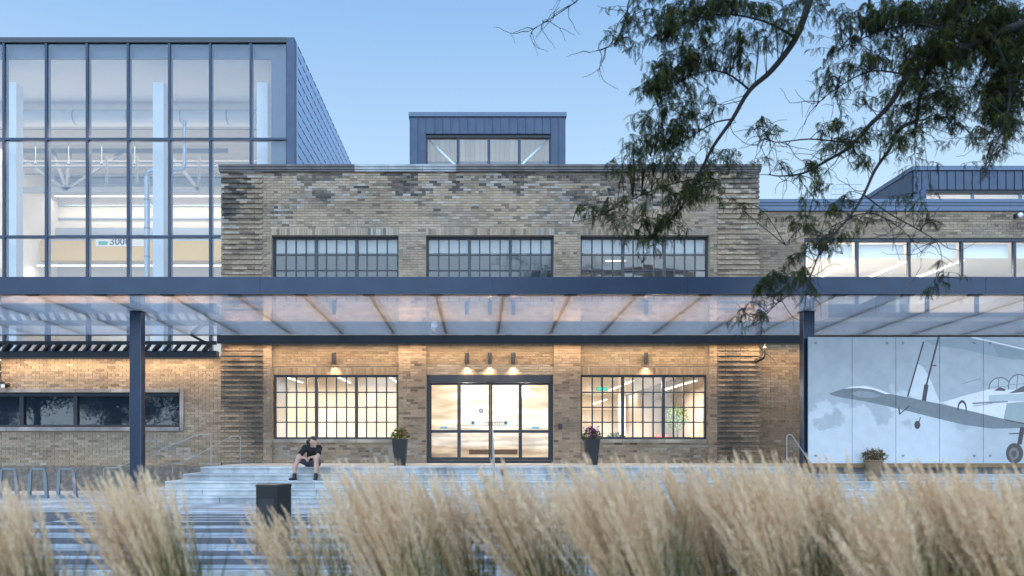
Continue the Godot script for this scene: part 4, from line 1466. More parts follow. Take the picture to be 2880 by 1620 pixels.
func stone_steps() -> void:
	var o := setting("stone_steps", "five pale stone steps leading up to the terrace")
	for k in 5:
		var top := FLOOR - 0.148 * k
		var zf := EDGE + 0.32 * k
		var xl := -6.31 - 0.28 * k
		var x := xl
		while x < 13.0:
			var x2 := minf(x + rng.randf_range(0.9, 2.1), 13.2)
			var b := MB.new()
			var g := rng.randf_range(0.48, 0.64)
			b.col = Color(g, g * 1.02, g * 1.05)
			var d := rng.randf_range(-0.004, 0.004)
			var e := 0.014
			# block with a worn, chamfered nosing
			b.box(Vector3(x + 0.004, top - 0.146, zf - 0.46), Vector3(x2 - 0.004, top - 0.0405, zf + d - 0.022))
			b.box(Vector3(x + 0.004, top - 0.04, zf - 0.46), Vector3(x2 - 0.004, top - e, zf + d))
			b.box(Vector3(x + 0.004, top - e + 0.0005, zf - 0.46), Vector3(x2 - 0.004, top, zf + d - e))
			b.quad(Vector3(x + 0.004, top - e, zf + d), Vector3(x2 - 0.004, top - e, zf + d), Vector3(x2 - 0.004, top, zf + d - e), Vector3(x + 0.004, top, zf + d - e), Vector3(0, 0.707, 0.707))
			part("step_stone", b.mesh(), M.stone, o)
			x = x2
		# the flight turns the corner on the left
		var zz := zf - 0.47
		while zz > 0.3:
			var z2 := maxf(zz - 1.1, 0.1)
			var b := MB.new()
			var g := rng.randf_range(0.46, 0.58)
			b.col = Color(g, g * 1.02, g * 1.05)
			b.box(Vector3(xl, top - 0.146, z2 + 0.004), Vector3(xl + 0.46, top, zz - 0.004))
			part("step_stone", b.mesh(), M.stone, o)
			zz = z2
	var c := MB.new()
	c.col = Color(0.50, 0.48, 0.45)
	var x := -5.84
	while x < 13.0:
		c.box(Vector3(x + 0.003, FLOOR - 0.1, -0.11), Vector3(x + 1.497, FLOOR, EDGE - 0.465))
		x += 1.5
	part("terrace_slab", c.mesh(), M.stone, o)
	bx("terrace_core", Vector3(-5.84, 0.0, 0.05), Vector3(13.2, FLOOR - 0.105, EDGE - 0.48), M.concrete, o)

func handrail(label: String, pts: Array, posts: Array) -> void:
	var t := thing("handrail", label, "handrail", Vector3.ZERO, "steel handrails on the steps")
	var r := []
	for p in pts:
		r.append(0.014)
	var m := MB.new()
	m.tube(pts, r, 8)
	part("rail", m.mesh(), M.steel, t)
	for p in posts:
		var b := MB.new()
		b.tube([p[0], p[1]], [0.014, 0.014], 8)
		part("post", b.mesh(), M.steel, t)

func street_furniture() -> void:
	var z := 3.46
	handrail("steel handrail passing in front of the left canopy post", [at(292, 1343, z), at(291, 1320, z), at(296, 1316, z), at(327, 1316, z), at(555, 1223, z), at(590, 1223, z), at(594, 1227, z)], [[at(594, 1225, z), Vector3(at(594, 0, z).x, FLOOR, z)]])
	z = 1.1
	handrail("steel handrail against the brick, right of the longer left rail", [at(486, 1330, z), at(486, 1307, z), at(490, 1303, z), at(514, 1303, z), at(651, 1228, z), at(672, 1227, z), at(676, 1231, z)], [[at(676, 1229, z), Vector3(at(676, 0, z).x, FLOOR, z)]])
	handrail("steel handrail down the middle of the steps in front of the doors", [Vector3(0.33, 1.56, 3.0), Vector3(0.33, 1.60, 3.06), Vector3(0.33, 1.60, 3.45), Vector3(0.33, 0.90, 5.05), Vector3(0.33, 0.88, 5.3), Vector3(0.33, 0.80, 5.33)], [[Vector3(0.33, 1.59, 3.2), Vector3(0.33, FLOOR, 3.2)], [Vector3(0.33, 0.90, 5.12), Vector3(0.33, 0.0, 5.12)]])
	z = 4.0
	handrail("steel handrail beside the right canopy post, half hidden by grass", [at(2213, 1232, z), at(2214, 1225, z), at(2219, 1223, z), at(2227, 1224, z), at(2290, 1318, z)], [[at(2213, 1232, z), Vector3(at(2213, 0, z).x, 0.592, z)], [at(2288, 1315, z), Vector3(at(2288, 0, z).x, 0.592, z)]])
	# bollard
	var p := Vector3(at(770, 0, 12.5).x, 0.0, 12.5)
	var b := thing("bollard_light", "black square metal bollard with a bronze top standing on the plaza", "bollard", p)
	b.rotation_degrees.y = -20
	var m := MB.new()
	m.box(Vector3(-0.145, 0, -0.145), Vector3(0.145, 0.755, 0.145))
	part("body", m.mesh(), M.bollard, b)
	bx("service_door", Vector3(-0.105, 0.08, 0.1455), Vector3(0.105, 0.62, 0.149), M.planter, b)
	bx("collar", Vector3(-0.149, 0.7555, -0.149), Vector3(0.149, 0.78, 0.149), M.black, b)
	bx("top_plate", Vector3(-0.135, 0.7805, -0.135), Vector3(0.135, 0.788, 0.135), M.bronze, b)
	# bike racks
	var names := ["second bike rack from the canopy post, partly behind grass", "grey steel bike rack nearest the canopy post", "leftmost grey bike rack, almost hidden by grass"]
	var k := 0
	for px in [107, 188, 24]:
		var zz := 3.1
		var t := thing("bike_rack", names[k], "bike rack", Vector3(at(px, 0, zz).x, 0, zz), "bike racks in front of the annex")
		var h := MB.new()
		var pts := [Vector3(-0.205, 0.04, 0), Vector3(-0.17, 0.58, 0), Vector3(-0.155, 0.65, 0), Vector3(-0.12, 0.68, 0), Vector3(0.12, 0.68, 0), Vector3(0.155, 0.65, 0), Vector3(0.17, 0.58, 0), Vector3(0.205, 0.04, 0)]
		for q in pts.size() - 1:
			var w := 0.075 if q in [0, pts.size() - 2] else 0.05
			h.bar(pts[q], pts[q + 1], w * 0.9, w, Vector3.BACK)
		part("hoop", h.mesh(), M.rack, t)
		bx("base_bar", Vector3(-0.24, 0.0, -0.06), Vector3(0.24, 0.075, 0.06), M.rack, t)
		k += 1
	planters()

func flower_mass(t: Node3D, y: float, rad: float, h: float, leaf_a: Color, leaf_b: Color, bloom: Array, blooms: int) -> void:
	var s := MB.new()
	for q in 16:
		var a := rng.randf() * TAU
		var tip := Vector3(cos(a) * rad * rng.randf_range(0.3, 1.1), y + h * rng.randf_range(0.4, 1.0), sin(a) * rad * 0.8)
		s.col = Color(0.10, 0.09, 0.04)
		s.tube([Vector3(0, y - 0.05, 0), tip * Vector3(0.5, 1, 0.5) - Vector3(0, h * 0.2, 0), tip], [0.005, 0.004, 0.002], 4, false)
	part("stems", s.mesh(), M.leaf, t)
	var f := MB.new()
	leaf_ball(f, Vector3(0, y + h * 0.35, 0), Vector3(rad, h * 0.45, rad * 0.8), 260, 0.075, leaf_a, leaf_b)
	leaf_ball(f, Vector3(-rad * 0.3, y - 0.05, 0.12), Vector3(0.06, 0.14, 0.03), 26, 0.06, leaf_b, leaf_b * 1.3)
	part("foliage", f.mesh(), M.leaf, t)
	var g := MB.new()
	for q in blooms:
		var a := rng.randf() * TAU
		var d := Vector3(cos(a) * rad * sqrt(rng.randf()), 0, sin(a) * rad * 0.8)
		leaf_ball(g, d + Vector3(0, y + h * rng.randf_range(0.2, 1.0), 0), Vector3(0.035, 0.03, 0.035), 14, 0.04, bloom[0], bloom[1])
	part("blooms", g.mesh(), M.leaf, t)

func planters() -> void:
	var spec := [
		[1125.5, 1310.5, 19.9, "tall tapered black planter left of the doors", "flowering plant with rusty brown heads in the planter left of the doors"],
		[1664.0, 1308.5, 20.3, "tall tapered black planter right of the doors", "purple flowering plant in the planter right of the doors"]]
	for q in 2:
		var z: float = EYE_Z - spec[q][2]
		var p := Vector3(at(spec[q][0], 0, z).x, FLOOR + 0.001, z)
		var t := thing("planter", spec[q][3], "planter", p, "tall black planters by the doors")
		var m := MB.new()
		var rings := [[0.125, 0.0], [0.185, 0.64], [0.16, 0.64], [0.155, 0.58]]
		for k in 3:
			var a: Array = rings[k]
			var b: Array = rings[k + 1]
			for f in 4:
				var r0 := Basis(Vector3.UP, f * PI / 2)
				m.quad(r0 * Vector3(-a[0], a[1], a[0]), r0 * Vector3(a[0], a[1], a[0]), r0 * Vector3(b[0], b[1], b[0]), r0 * Vector3(-b[0], b[1], b[0]))
		part("tub", m.mesh(), M.planter, t)
		bx("soil", Vector3(-0.15, 0.55, -0.15), Vector3(0.15, 0.60, 0.15), M.soil, t)
		var f := thing("flowering_plant", spec[q][4], "plant", p + Vector3(0, 0.6, 0), "planter flowers by the doors")
		if q == 0:
			flower_mass(f, 0.04, 0.19, 0.30, Color(0.10, 0.12, 0.03), Color(0.20, 0.20, 0.06), [Color(0.30, 0.12, 0.06), Color(0.42, 0.24, 0.14)], 14)
		else:
			flower_mass(f, 0.03, 0.24, 0.30, Color(0.05, 0.07, 0.03), Color(0.12, 0.12, 0.05), [Color(0.16, 0.02, 0.19), Color(0.28, 0.06, 0.30)], 26)
	# clay pot on the third step in front of the mural
	var z := EDGE + 0.44
	var p := Vector3(at(2457, 0, z).x, 0.444 + 0.002, z + 0.02)
	var t := thing("clay_pot", "brown clay pot on the steps in front of the mural", "pot", p)
	var m := MB.new()
	m.lathe([Vector2(0.0, 0.0), Vector2(0.11, 0.0), Vector2(0.15, 0.14), Vector2(0.20, 0.42), Vector2(0.215, 0.44), Vector2(0.20, 0.46), Vector2(0.18, 0.42), Vector2(0.0, 0.40)], 18)
	part("pot", m.mesh(), M.terracotta, t)
	var f := thing("dried_plant", "dried brown leafy plant in the clay pot before the mural", "plant", p + Vector3(0, 0.40, 0))
	flower_mass(f, 0.02, 0.24, 0.30, Color(0.10, 0.08, 0.03), Color(0.22, 0.13, 0.07), [Color(0.22, 0.13, 0.09), Color(0.36, 0.22, 0.16)], 12)

# ------------------------------------------------------------------ seated person
func sdf_mesh(bones: Array, cell: float, k: float) -> ArrayMesh:
	# smooth union of tapered capsules, meshed as surface nets
	var lo := Vector3.ONE * 1e9
	var hi := -lo
	for b in bones:
		for e in 2:
			var r: float = b[2 + e] + cell * 3.0
			lo = lo.min(b[e] - Vector3.ONE * r)
			hi = hi.max(b[e] + Vector3.ONE * r)
	var n := Vector3i(((hi - lo) / cell).ceil()) + Vector3i.ONE
	var f := PackedFloat32Array()
	f.resize(n.x * n.y * n.z)
	f.fill(1.0)
	for b in bones:
		var a: Vector3 = b[0]
		var d: Vector3 = b[1] - a
		var ra: float = b[2]
		var rb: float = b[3]
		var dd := maxf(d.length_squared(), 1e-9)
		var reach := maxf(ra, rb) + k + cell * 2.5
		var p0 := Vector3i(((a.min(b[1]) - Vector3.ONE * reach - lo) / cell).floor()).clamp(Vector3i.ZERO, n - Vector3i.ONE)
		var p1 := Vector3i(((a.max(b[1]) + Vector3.ONE * reach - lo) / cell).ceil()).clamp(Vector3i.ZERO, n - Vector3i.ONE)
		for z in range(p0.z, p1.z + 1):
			for y in range(p0.y, p1.y + 1):
				var row := (z * n.y + y) * n.x
				for x in range(p0.x, p1.x + 1):
					var p := lo + Vector3(x, y, z) * cell - a
					var t := clampf(p.dot(d) / dd, 0.0, 1.0)
					var s := (p - d * t).length() - (ra + (rb - ra) * t)
					var o := f[row + x]
					var h := maxf(k - absf(s - o), 0.0) / k
					f[row + x] = minf(s, o) - h * h * k * 0.25
	var at_cell := {}
	var m := MB.new()
	var st := [1, n.x, n.x * n.y]
	for z in n.z - 1:
		for y in n.y - 1:
			for x in n.x - 1:
				var q := (z * n.y + y) * n.x + x
				var mask := 0
				var cs := [f[q], f[q + 1], f[q + st[1]], f[q + st[1] + 1], f[q + st[2]], f[q + st[2] + 1], f[q + st[2] + st[1]], f[q + st[2] + st[1] + 1]]
				for c in 8:
					if cs[c] < 0:
						mask |= 1 << c
				if mask == 0 or mask == 255:
					continue
				var sum := Vector3.ZERO
				var cnt := 0
				for c in 8:
					for ax in 3:
						var e := c | (1 << ax)
						if e == c or (cs[c] < 0) == (cs[e] < 0):
							continue
						var t: float = cs[c] / (cs[c] - cs[e])
						var pa := Vector3(c & 1, (c >> 1) & 1, (c >> 2) & 1)
						var pb := Vector3(e & 1, (e >> 1) & 1, (e >> 2) & 1)
						sum += pa.lerp(pb, t)
						cnt += 1
				at_cell[q] = m.v.size()
				m.v.append(lo + (Vector3(x, y, z) + sum / cnt) * cell)
				var g := Vector3(cs[1] + cs[3] + cs[5] + cs[7] - cs[0] - cs[2] - cs[4] - cs[6], cs[2] + cs[3] + cs[6] + cs[7] - cs[0] - cs[1] - cs[4] - cs[5], cs[4] + cs[5] + cs[6] + cs[7] - cs[0] - cs[1] - cs[2] - cs[3])
				m.n.append(g.normalized())
				m.c.append(Color.WHITE)
				m.t.append(Vector2.ZERO)
	for q: int in at_cell:
		for ax in 3:
			var e: int = q + st[ax]
			if (f[q] < 0) == (f[e] < 0):
				continue
			var u: int = st[(ax + 1) % 3]
			var w: int = st[(ax + 2) % 3]
			if not (at_cell.has(q - u) and at_cell.has(q - w) and at_cell.has(q - u - w)):
				continue
			var a: int = at_cell[q]
			var b: int = at_cell[q - u]
			var c: int = at_cell[q - u - w]
			var d: int = at_cell[q - w]
			for tr in [[a, b, c], [a, c, d]]:
				var gn := (m.v[tr[1]] - m.v[tr[0]]).cross(m.v[tr[2]] - m.v[tr[0]])
				if gn.dot(m.n[tr[0]] + m.n[tr[1]] + m.n[tr[2]]) < 0:
					m.i.append_array([tr[0], tr[1], tr[2]])
				else:
					m.i.append_array([tr[0], tr[2], tr[1]])
	return m.mesh()

func V(x: float, y: float, z: float) -> Vector3:
	return Vector3(x, y, z)

func seated_person() -> void:
	var o := thing("person", "person in black t-shirt and grey shorts sitting on the top step, arms on knees", "person", Vector3(at(873, 0, EDGE).x, FLOOR, EDGE))
	var hipL := V(-0.07, 0.10, -0.16)
	var hipR := V(0.10, 0.10, -0.16)
	var kneeL := V(-0.215, 0.185, 0.27)
	var kneeR := V(0.185, 0.185, 0.27)
	var ankL := V(-0.275, -0.215, 0.40)
	var ankR := V(0.20, -0.215, 0.40)
	var pel := V(0.015, 0.13, -0.15)
	var chest := V(0.045, 0.36, 0.0)
	var shL := V(-0.11, 0.425, 0.04)
	var shR := V(0.20, 0.425, 0.04)
	var elL := V(-0.225, 0.235, 0.23)
	var elR := V(0.215, 0.25, 0.23)
	var wrL := V(-0.035, 0.20, 0.33)
	var wrR := V(0.045, 0.215, 0.35)
	var neck := V(0.06, 0.455, 0.05)
	var head := V(0.09, 0.555, 0.12)
	# body: one continuous skin surface; hands and head on finer grids
	var bones := [
		[pel, chest, 0.115, 0.105], [hipL, hipR, 0.10, 0.10], [chest, neck, 0.09, 0.055], [neck, head - V(0, 0.05, 0), 0.05, 0.052],
		[shL, shR, 0.062, 0.062], [shL, elL, 0.047, 0.037], [shR, elR, 0.047, 0.037], [elL, wrL, 0.037, 0.025], [elR, wrR, 0.037, 0.025],
		[hipL, kneeL, 0.085, 0.056], [hipR, kneeR, 0.085, 0.056], [kneeL, ankL + V(0, 0.22, -0.055), 0.054, 0.052], [ankL + V(0, 0.22, -0.055), ankL, 0.052, 0.036],
		[kneeR, ankR + V(0, 0.22, -0.055), 0.054, 0.052], [ankR + V(0, 0.22, -0.055), ankR, 0.052, 0.036]]
	part("body", sdf_mesh(bones, 0.014, 0.035), M.skin, o)
	# head, turned to the viewer's right and a little down
	var turn := Basis(Vector3.UP, deg_to_rad(52)) * Basis(Vector3.RIGHT, deg_to_rad(8))
	var H := func(x: float, y: float, z: float) -> Vector3: return head + turn * V(x, y, z)
	part("head", sdf_mesh([
		[H.call(0, 0.03, -0.015), H.call(0, 0.02, 0.012), 0.088, 0.082], [H.call(0, -0.02, 0.03), H.call(0, -0.065, 0.045), 0.064, 0.042],
		[H.call(0, 0.008, 0.088), H.call(0, -0.022, 0.108), 0.010, 0.015], [H.call(-0.034, 0.022, 0.076), H.call(0.034, 0.022, 0.076), 0.016, 0.016],
		[H.call(-0.02, -0.048, 0.084), H.call(0.02, -0.048, 0.084), 0.010, 0.010], [H.call(0, -0.085, 0.07), H.call(0, -0.08, 0.06), 0.022, 0.03],
		[H.call(-0.082, -0.005, -0.005), H.call(-0.084, 0.015, -0.008), 0.014, 0.018], [H.call(0.082, -0.005, -0.005), H.call(0.084, 0.015, -0.008), 0.014, 0.018],
		[neck, H.call(0, -0.05, -0.01), 0.05, 0.052]], 0.006, 0.02), M.skin, o)
	for s in [-1, 1]:
		var ey := MB.new()
		var prof := []
		for k in 6:
			var a := -PI / 2 + PI * k / 5.0
			prof.append(Vector2(cos(a) * 0.010, sin(a) * 0.010))
		ey.lathe(prof, 8, H.call(0.032 * s, 0.008, 0.083))
		part("eye", ey.mesh(), M.black, o)
	part("hair", sdf_mesh([
		[H.call(0, 0.065, -0.02), H.call(0, 0.055, 0.02), 0.080, 0.066], [H.call(0, 0.02, -0.06), H.call(0, -0.03, -0.06), 0.078, 0.06],
		[H.call(-0.06, 0.02, -0.03), H.call(0.06, 0.02, -0.03), 0.045, 0.045], [H.call(0.0, 0.04, -0.10), H.call(-0.01, 0.0, -0.17), 0.035, 0.04], [H.call(-0.01, 0.0, -0.17), H.call(-0.01, -0.09, -0.17), 0.04, 0.018]], 0.008, 0.02), M.hair, o)
	# hands: palm, four fingers and a thumb each, clasped between the knees
	for s in [-1, 1]:
		var w: Vector3 = wrL if s < 0 else wrR
		var dir := (V(0.02, 0.165, 0.41) - w).normalized()
		var side: Vector3 = dir.cross(Vector3.UP).normalized() * s
		var up: Vector3 = side.cross(dir).normalized() * s
		var pb := w + dir * 0.075
		var hb := [[w, pb, 0.024, 0.026], [pb - up * 0.022, pb + up * 0.026, 0.017, 0.017], [w + dir * 0.03, pb, 0.026, 0.022]]
		for k in 4:
			var o0 := pb + up * (0.030 - 0.019 * k) + dir * 0.01
			var ln: float = [0.033, 0.037, 0.034, 0.027][k]
			var p1 := o0 + (dir * 0.9 - side * 0.3).normalized() * ln
			var p2 := p1 + (dir * 0.4 - side * 0.9).normalized() * ln * 0.8
			hb.append([o0, p1, 0.0095, 0.009])
			hb.append([p1, p2, 0.009, 0.008])
		var t0 := w + dir * 0.035 + up * 0.022
		var t1 := t0 + (dir * 0.6 + up * 0.6 - side * 0.4).normalized() * 0.035
		hb.append([t0, t1, 0.012, 0.0105])
		hb.append([t1, t1 + (dir * 0.9 - side * 0.5).normalized() * 0.03, 0.0105, 0.009])
		part("hand", sdf_mesh(hb, 0.005, 0.008), M.skin, o)
	part("t_shirt", sdf_mesh([
		[pel + V(0, 0.03, 0.0), chest, 0.128, 0.120], [chest, neck - V(0, 0.03, 0), 0.105, 0.066], [shL, shR, 0.074, 0.074],
		[shL, shL.lerp(elL, 0.62), 0.066, 0.064], [shR, shR.lerp(elR, 0.62), 0.066, 0.064]], 0.014, 0.035), M.shirt, o)
	part("shorts", sdf_mesh([
		[hipL, hipR, 0.112, 0.112], [pel - V(0, 0.02, 0), pel + V(0, 0.02, 0), 0.12, 0.118],
		[hipL, hipL.lerp(kneeL, 0.86), 0.098, 0.078], [hipR, hipR.lerp(kneeR, 0.86), 0.098, 0.078]], 0.014, 0.03), M.shorts, o)
	for s in [-1, 1]:
		var a := ankL if s < 0 else ankR
		var toe := V(-0.085, 0, 0.16) if s < 0 else V(0.005, 0, 0.18)
		var g := V(a.x, -0.262, a.z)
		part("sock", sdf_mesh([[a + V(0, 0.06, -0.012), a, 0.045, 0.042]], 0.01, 0.01), M.shoe, o)
		part("shoe", sdf_mesh([[g - toe * 0.22, g + toe * 0.55, 0.036, 0.034], [g + toe * 0.55, g + toe * 0.85, 0.034, 0.026], [a, g + V(0, 0.02, 0), 0.042, 0.04]], 0.008, 0.02), M.shoe, o)
		var so := MB.new()
		var fw := toe.normalized()
		so.obox(g + toe * 0.32 + V(0, -0.029, 0), fw * 0.125, V(0, 0.007, 0), fw.cross(Vector3.UP) * 0.038)
		part("sole", so.mesh(), M.sole, o)

# ------------------------------------------------------------------ plants
func copies(called: String, mesh: Mesh, m: Material, where: Array, tints: Array, parent: Node3D) -> void:
	var mm := MultiMesh.new()
	mm.transform_format = MultiMesh.TRANSFORM_3D
	mm.use_colors = true
	mm.mesh = mesh
	mm.instance_count = where.size()
	for q in where.size():
		mm.set_instance_transform(q, where[q])
		mm.set_instance_color(q, tints[q])
	var o := MultiMeshInstance3D.new()
	o.name = called
	o.multimesh = mm
	o.material_override = m
	o.set_meta("kind", "stuff")
	parent.add_child(o, true)

func locust_leaf(sd: int) -> ArrayMesh:
	# pinnate leaf: a drooping rachis with pairs of small leaflets, hanging along -y from the origin
	var r := RandomNumberGenerator.new()
	r.seed = sd
	var m := MB.new()
	var n := 11
	var last := Vector3.ZERO
	m.col = Color(0.10, 0.11, 0.05)
	for k in n:
		var t := (k + 1.0) / n
		var p := Vector3(0.16 * t * (1.0 - 0.25 * t), -0.11 * t * t, 0.0)
		m.col = Color(0.55, 0.6, 0.4)
		m.quad(last + Vector3(0, 0.0012, 0), last - Vector3(0, 0.0012, 0), p - Vector3(0, 0.0012, 0), p + Vector3(0, 0.0012, 0), Vector3.BACK)
		var ln := 0.034 * (1.0 - 0.35 * absf(t - 0.5) * 2.0)
		for s in [-1.0, 1.0]:
			var g := r.randf_range(0.75, 1.2)
			m.col = Color(g, g, g)
			var d := (Vector3(0.35, -0.25 - 0.3 * r.randf(), s).normalized())
			var a := d.cross(Vector3(0.3, 1.0, 0.2 * r.randfn())).normalized() * 0.0062
			m.quad(p, p + d * ln * 0.5 + a, p + d * ln, p + d * ln * 0.5 - a)
		last = p
	return m.mesh()

func polyline(p: Array, t: float) -> Vector3:
	var f := clampf(t, 0, 0.9999) * (p.size() - 1)
	var k := int(f)
	return (p[k] as Vector3).lerp(p[k + 1], f - k)

func smooth_line(p: Array, steps := 4) -> Array:
	var out := []
	for k in p.size() - 1:
		var a: Vector3 = p[maxi(k - 1, 0)]
		var b: Vector3 = p[k]
		var c: Vector3 = p[k + 1]
		var d: Vector3 = p[mini(k + 2, p.size() - 1)]
		for s in steps:
			out.append(b.cubic_interpolate(c, a, d, float(s) / steps))
	out.append(p[p.size() - 1])
	return out

func locust_tree() -> void:
	var base := Vector3(9.6, 0, 12.0)
	var o := thing("locust_tree", "locust tree whose dark feathery branches hang into the upper right", "tree")
	var z := 11.4
	var limbs := []
	var draw := func(pts: Array, z0: float, z1: float, r0: float, r1: float) -> void:
		var l := []
		for k in pts.size() / 2:
			l.append(at(pts[2 * k], pts[2 * k + 1], -2.6 + lerpf(z0, z1, float(k) / (pts.size() / 2 - 1))))
		limbs.append([smooth_line(l), r0, r1])
	var hub := Vector3(9.2, 8.3, 11.9)
	draw.call([2420, -330, 2330, -120, 2278, 0, 2239, 106, 2172, 196, 2108, 254, 2060, 335, 2005, 414, 1960, 503, 1910, 592, 1831, 671], 14.4, 13.6, 0.055, 0.008)
	draw.call([2860, -300, 2760, -120, 2692, 33, 2647, 123, 2614, 184, 2591, 251, 2575, 363], 14.5, 14.2, 0.055, 0.018)
	draw.call([3060, 20, 2900, 60, 2793, 100, 2726, 128, 2642, 162, 2558, 212, 2502, 296, 2440, 358, 2390, 413, 2334, 447, 2262, 486, 2200, 495, 2167, 492], 14.7, 13.9, 0.06, 0.006)
	draw.call([2575, 341, 2530, 363, 2502, 419, 2463, 475, 2429, 548, 2390, 609, 2334, 671, 2301, 721, 2270, 790, 2190, 850, 2140, 900], 14.2, 14.8, 0.026, 0.004)
	draw.call([1700, -150, 1645, -40, 1624, 0, 1602, 17, 1535, 61, 1485, 89], 13.9, 13.6, 0.014, 0.003)
	draw.call([1850, -180, 1790, -60, 1770, 0, 1758, 56, 1736, 112, 1703, 134, 1658, 148], 13.8, 13.5, 0.014, 0.003)
	draw.call([2385, 402, 2278, 391, 2183, 400, 2155, 380, 2133, 352], 14.0, 13.6, 0.012, 0.003)
	draw.call([2108, 254, 2080, 230, 2040, 205, 1980, 200, 1900, 240, 1850, 300], 13.9, 13.5, 0.016, 0.004)
	draw.call([2060, 335, 2010, 345, 1950, 380, 1890, 420, 1830, 440], 13.9, 13.5, 0.012, 0.003)
	draw.call([1960, 503, 1880, 520, 1780, 560, 1690, 605, 1610, 625], 13.7, 13.4, 0.011, 0.003)
	draw.call([2240, 106, 2150, 60, 2040, 40, 1940, 60, 1860, 120], 14.2, 13.6, 0.018, 0.004)
	draw.call([2430, 548, 2500, 600, 2590, 650, 2640, 690, 2655, 780], 14.4, 14.9, 0.010, 0.003)
	draw.call([2726, 128, 2640, 80, 2540, 70, 2420, 110, 2340, 150], 14.5, 14.0, 0.02, 0.004)
	draw.call([2558, 212, 2450, 200, 2350, 250, 2290, 300], 14.3, 13.9, 0.014, 0.003)
	draw.call([2793, 100, 2840, 220, 2830, 330, 2790, 430], 14.6, 14.9, 0.02, 0.004)
	draw.call([2390, 609, 2460, 600, 2530, 640, 2570, 680], 14.5, 14.9, 0.008, 0.002)
	draw.call([2334, 671, 2270, 660, 2210, 690], 14.5, 14.7, 0.008, 0.002)
	# trunk and main boughs up to where the limbs enter the picture
	var tr := MB.new()
	tr.tube([base, base + V(-0.05, 1.5, 0), base + V(0.05, 3.6, 0.05), base + V(-0.1, 6.0, 0), hub], [0.30, 0.25, 0.22, 0.20, 0.17], 12)
	part("trunk", tr.mesh(), M.bark, o)
	for q in limbs.size():
		var l: Array = limbs[q][0]
		var m := MB.new()
		var r := []
		for k in l.size():
			r.append(1.1 * lerpf(limbs[q][1], limbs[q][2], pow(float(k) / (l.size() - 1), 0.8)))
		if q < 3 or q in [4, 5]:
			var s: Vector3 = l[0]
			var pts := smooth_line([hub, hub.lerp(s, 0.5) + V(0, 0.35, 0), s])
			var rr := []
			for k in pts.size():
				rr.append(lerpf(0.13 if q < 3 else 0.06, limbs[q][1] * 1.3, float(k) / (pts.size() - 1)))
			m.tube(pts, rr, 8)
		m.tube(l, r, 7)
		part("branch", m.mesh(), M.bark, o)
	# leaf masses: [x, y, half width, half height, twigs]
	var mass := [[1900, 50, 120, 70, 16], [1850, 160, 80, 70, 14], [1960, 180, 110, 80, 16], [1840, 250, 60, 60, 10], [1885, 330, 90, 90, 18], [1790, 350, 45, 45, 5], [1850, 430, 90, 50, 13], [1950, 330, 80, 80, 10], [2060, 110, 100, 90, 13], [2010, 40, 150, 50, 16], [2140, 50, 80, 50, 8],
		[1850, 540, 110, 45, 13], [1950, 520, 100, 55, 14], [1790, 595, 60, 30, 7], [1690, 605, 55, 25, 6], [1890, 630, 100, 40, 13], [1760, 680, 40, 30, 4], [1850, 715, 60, 25, 5], [2050, 480, 60, 45, 7], [2000, 560, 55, 40, 6],
		[2350, 40, 120, 55, 8], [2480, 50, 140, 70, 14], [2620, 70, 140, 80, 20], [2790, 60, 120, 90, 26], [2850, 190, 70, 110, 24], [2710, 190, 120, 80, 20], [2570, 180, 120, 70, 15], [2450, 170, 100, 60, 7], [2390, 260, 90, 55, 5], [2560, 290, 100, 55, 10], [2690, 310, 90, 50, 8], [2810, 310, 80, 60, 16], [2840, 400, 60, 50, 7], [2760, 380, 60, 40, 7],
		[2330, 330, 70, 50, 3], [2450, 390, 80, 40, 6], [2390, 440, 90, 30, 5], [2270, 495, 60, 18, 4], [2540, 410, 60, 40, 4], [2160, 380, 50, 40, 2],
		[2330, 600, 60, 25, 5], [2250, 640, 50, 20, 4], [2420, 640, 60, 30, 3], [2300, 700, 65, 30, 7], [2395, 700, 50, 25, 2], [2210, 780, 60, 30, 7], [2140, 800, 35, 25, 4], [2120, 905, 35, 25, 4], [2590, 545, 45, 35, 4], [2640, 640, 40, 25, 2], [2620, 820, 35, 20, 2], [2240, 835, 40, 20, 3], [2780, 520, 60, 30, 2], [1545, 55, 30, 14, 0]]
	var leaves := [[], [], []]
	var tints := [[], [], []]
	var tw := MB.new()
	for c in mass:
		for q in int(c[4] * (1.3 if c[0] < 2080 else 1.6) * (1.35 if c[1] < 200 else 1.0) * (1.5 if c[0] > 2600 and c[1] < 420 else 1.0) * (0.75 if c[1] > 500 else 1.0)):
			var e := Vector2(rng.randfn() * 0.55, rng.randfn() * 0.55).limit_length(1.15)
			var tip := at(c[0] + e.x * c[2], c[1] + e.y * c[3], z + rng.randf_range(-0.7, 0.7))
			# nearest place on a limb, a little higher up
			var best := Vector3.ZERO
			var bd := 1e9
			for l in limbs:
				for p: Vector3 in l[0]:
					var d := (p + V(0.15, 0.15, 0)).distance_squared_to(tip)
					if d < bd:
						bd = d
						best = p
			var mid := best.lerp(tip, 0.5) + V(rng.randfn() * 0.08, 0.10 + rng.randf() * 0.1, rng.randfn() * 0.08)
			var line := smooth_line([best, mid, tip], 4)
			var r := []
			for k in line.size():
				r.append(lerpf(0.006, 0.0022, float(k) / (line.size() - 1)))
			tw.tube(line, r, 4, false)
			# side shoots
			var shoots := [line]
			for k in 2:
				var a := polyline(line, rng.randf_range(0.35, 0.8))
				var b := a + V(rng.randfn() * 0.16, rng.randf_range(-0.16, 0.06), rng.randfn() * 0.16)
				var sl := [a, a.lerp(b, 0.5) + V(0, 0.03, 0), b]
				tw.tube(sl, [0.0032, 0.0026, 0.0016], 3, false)
				shoots.append(sl)
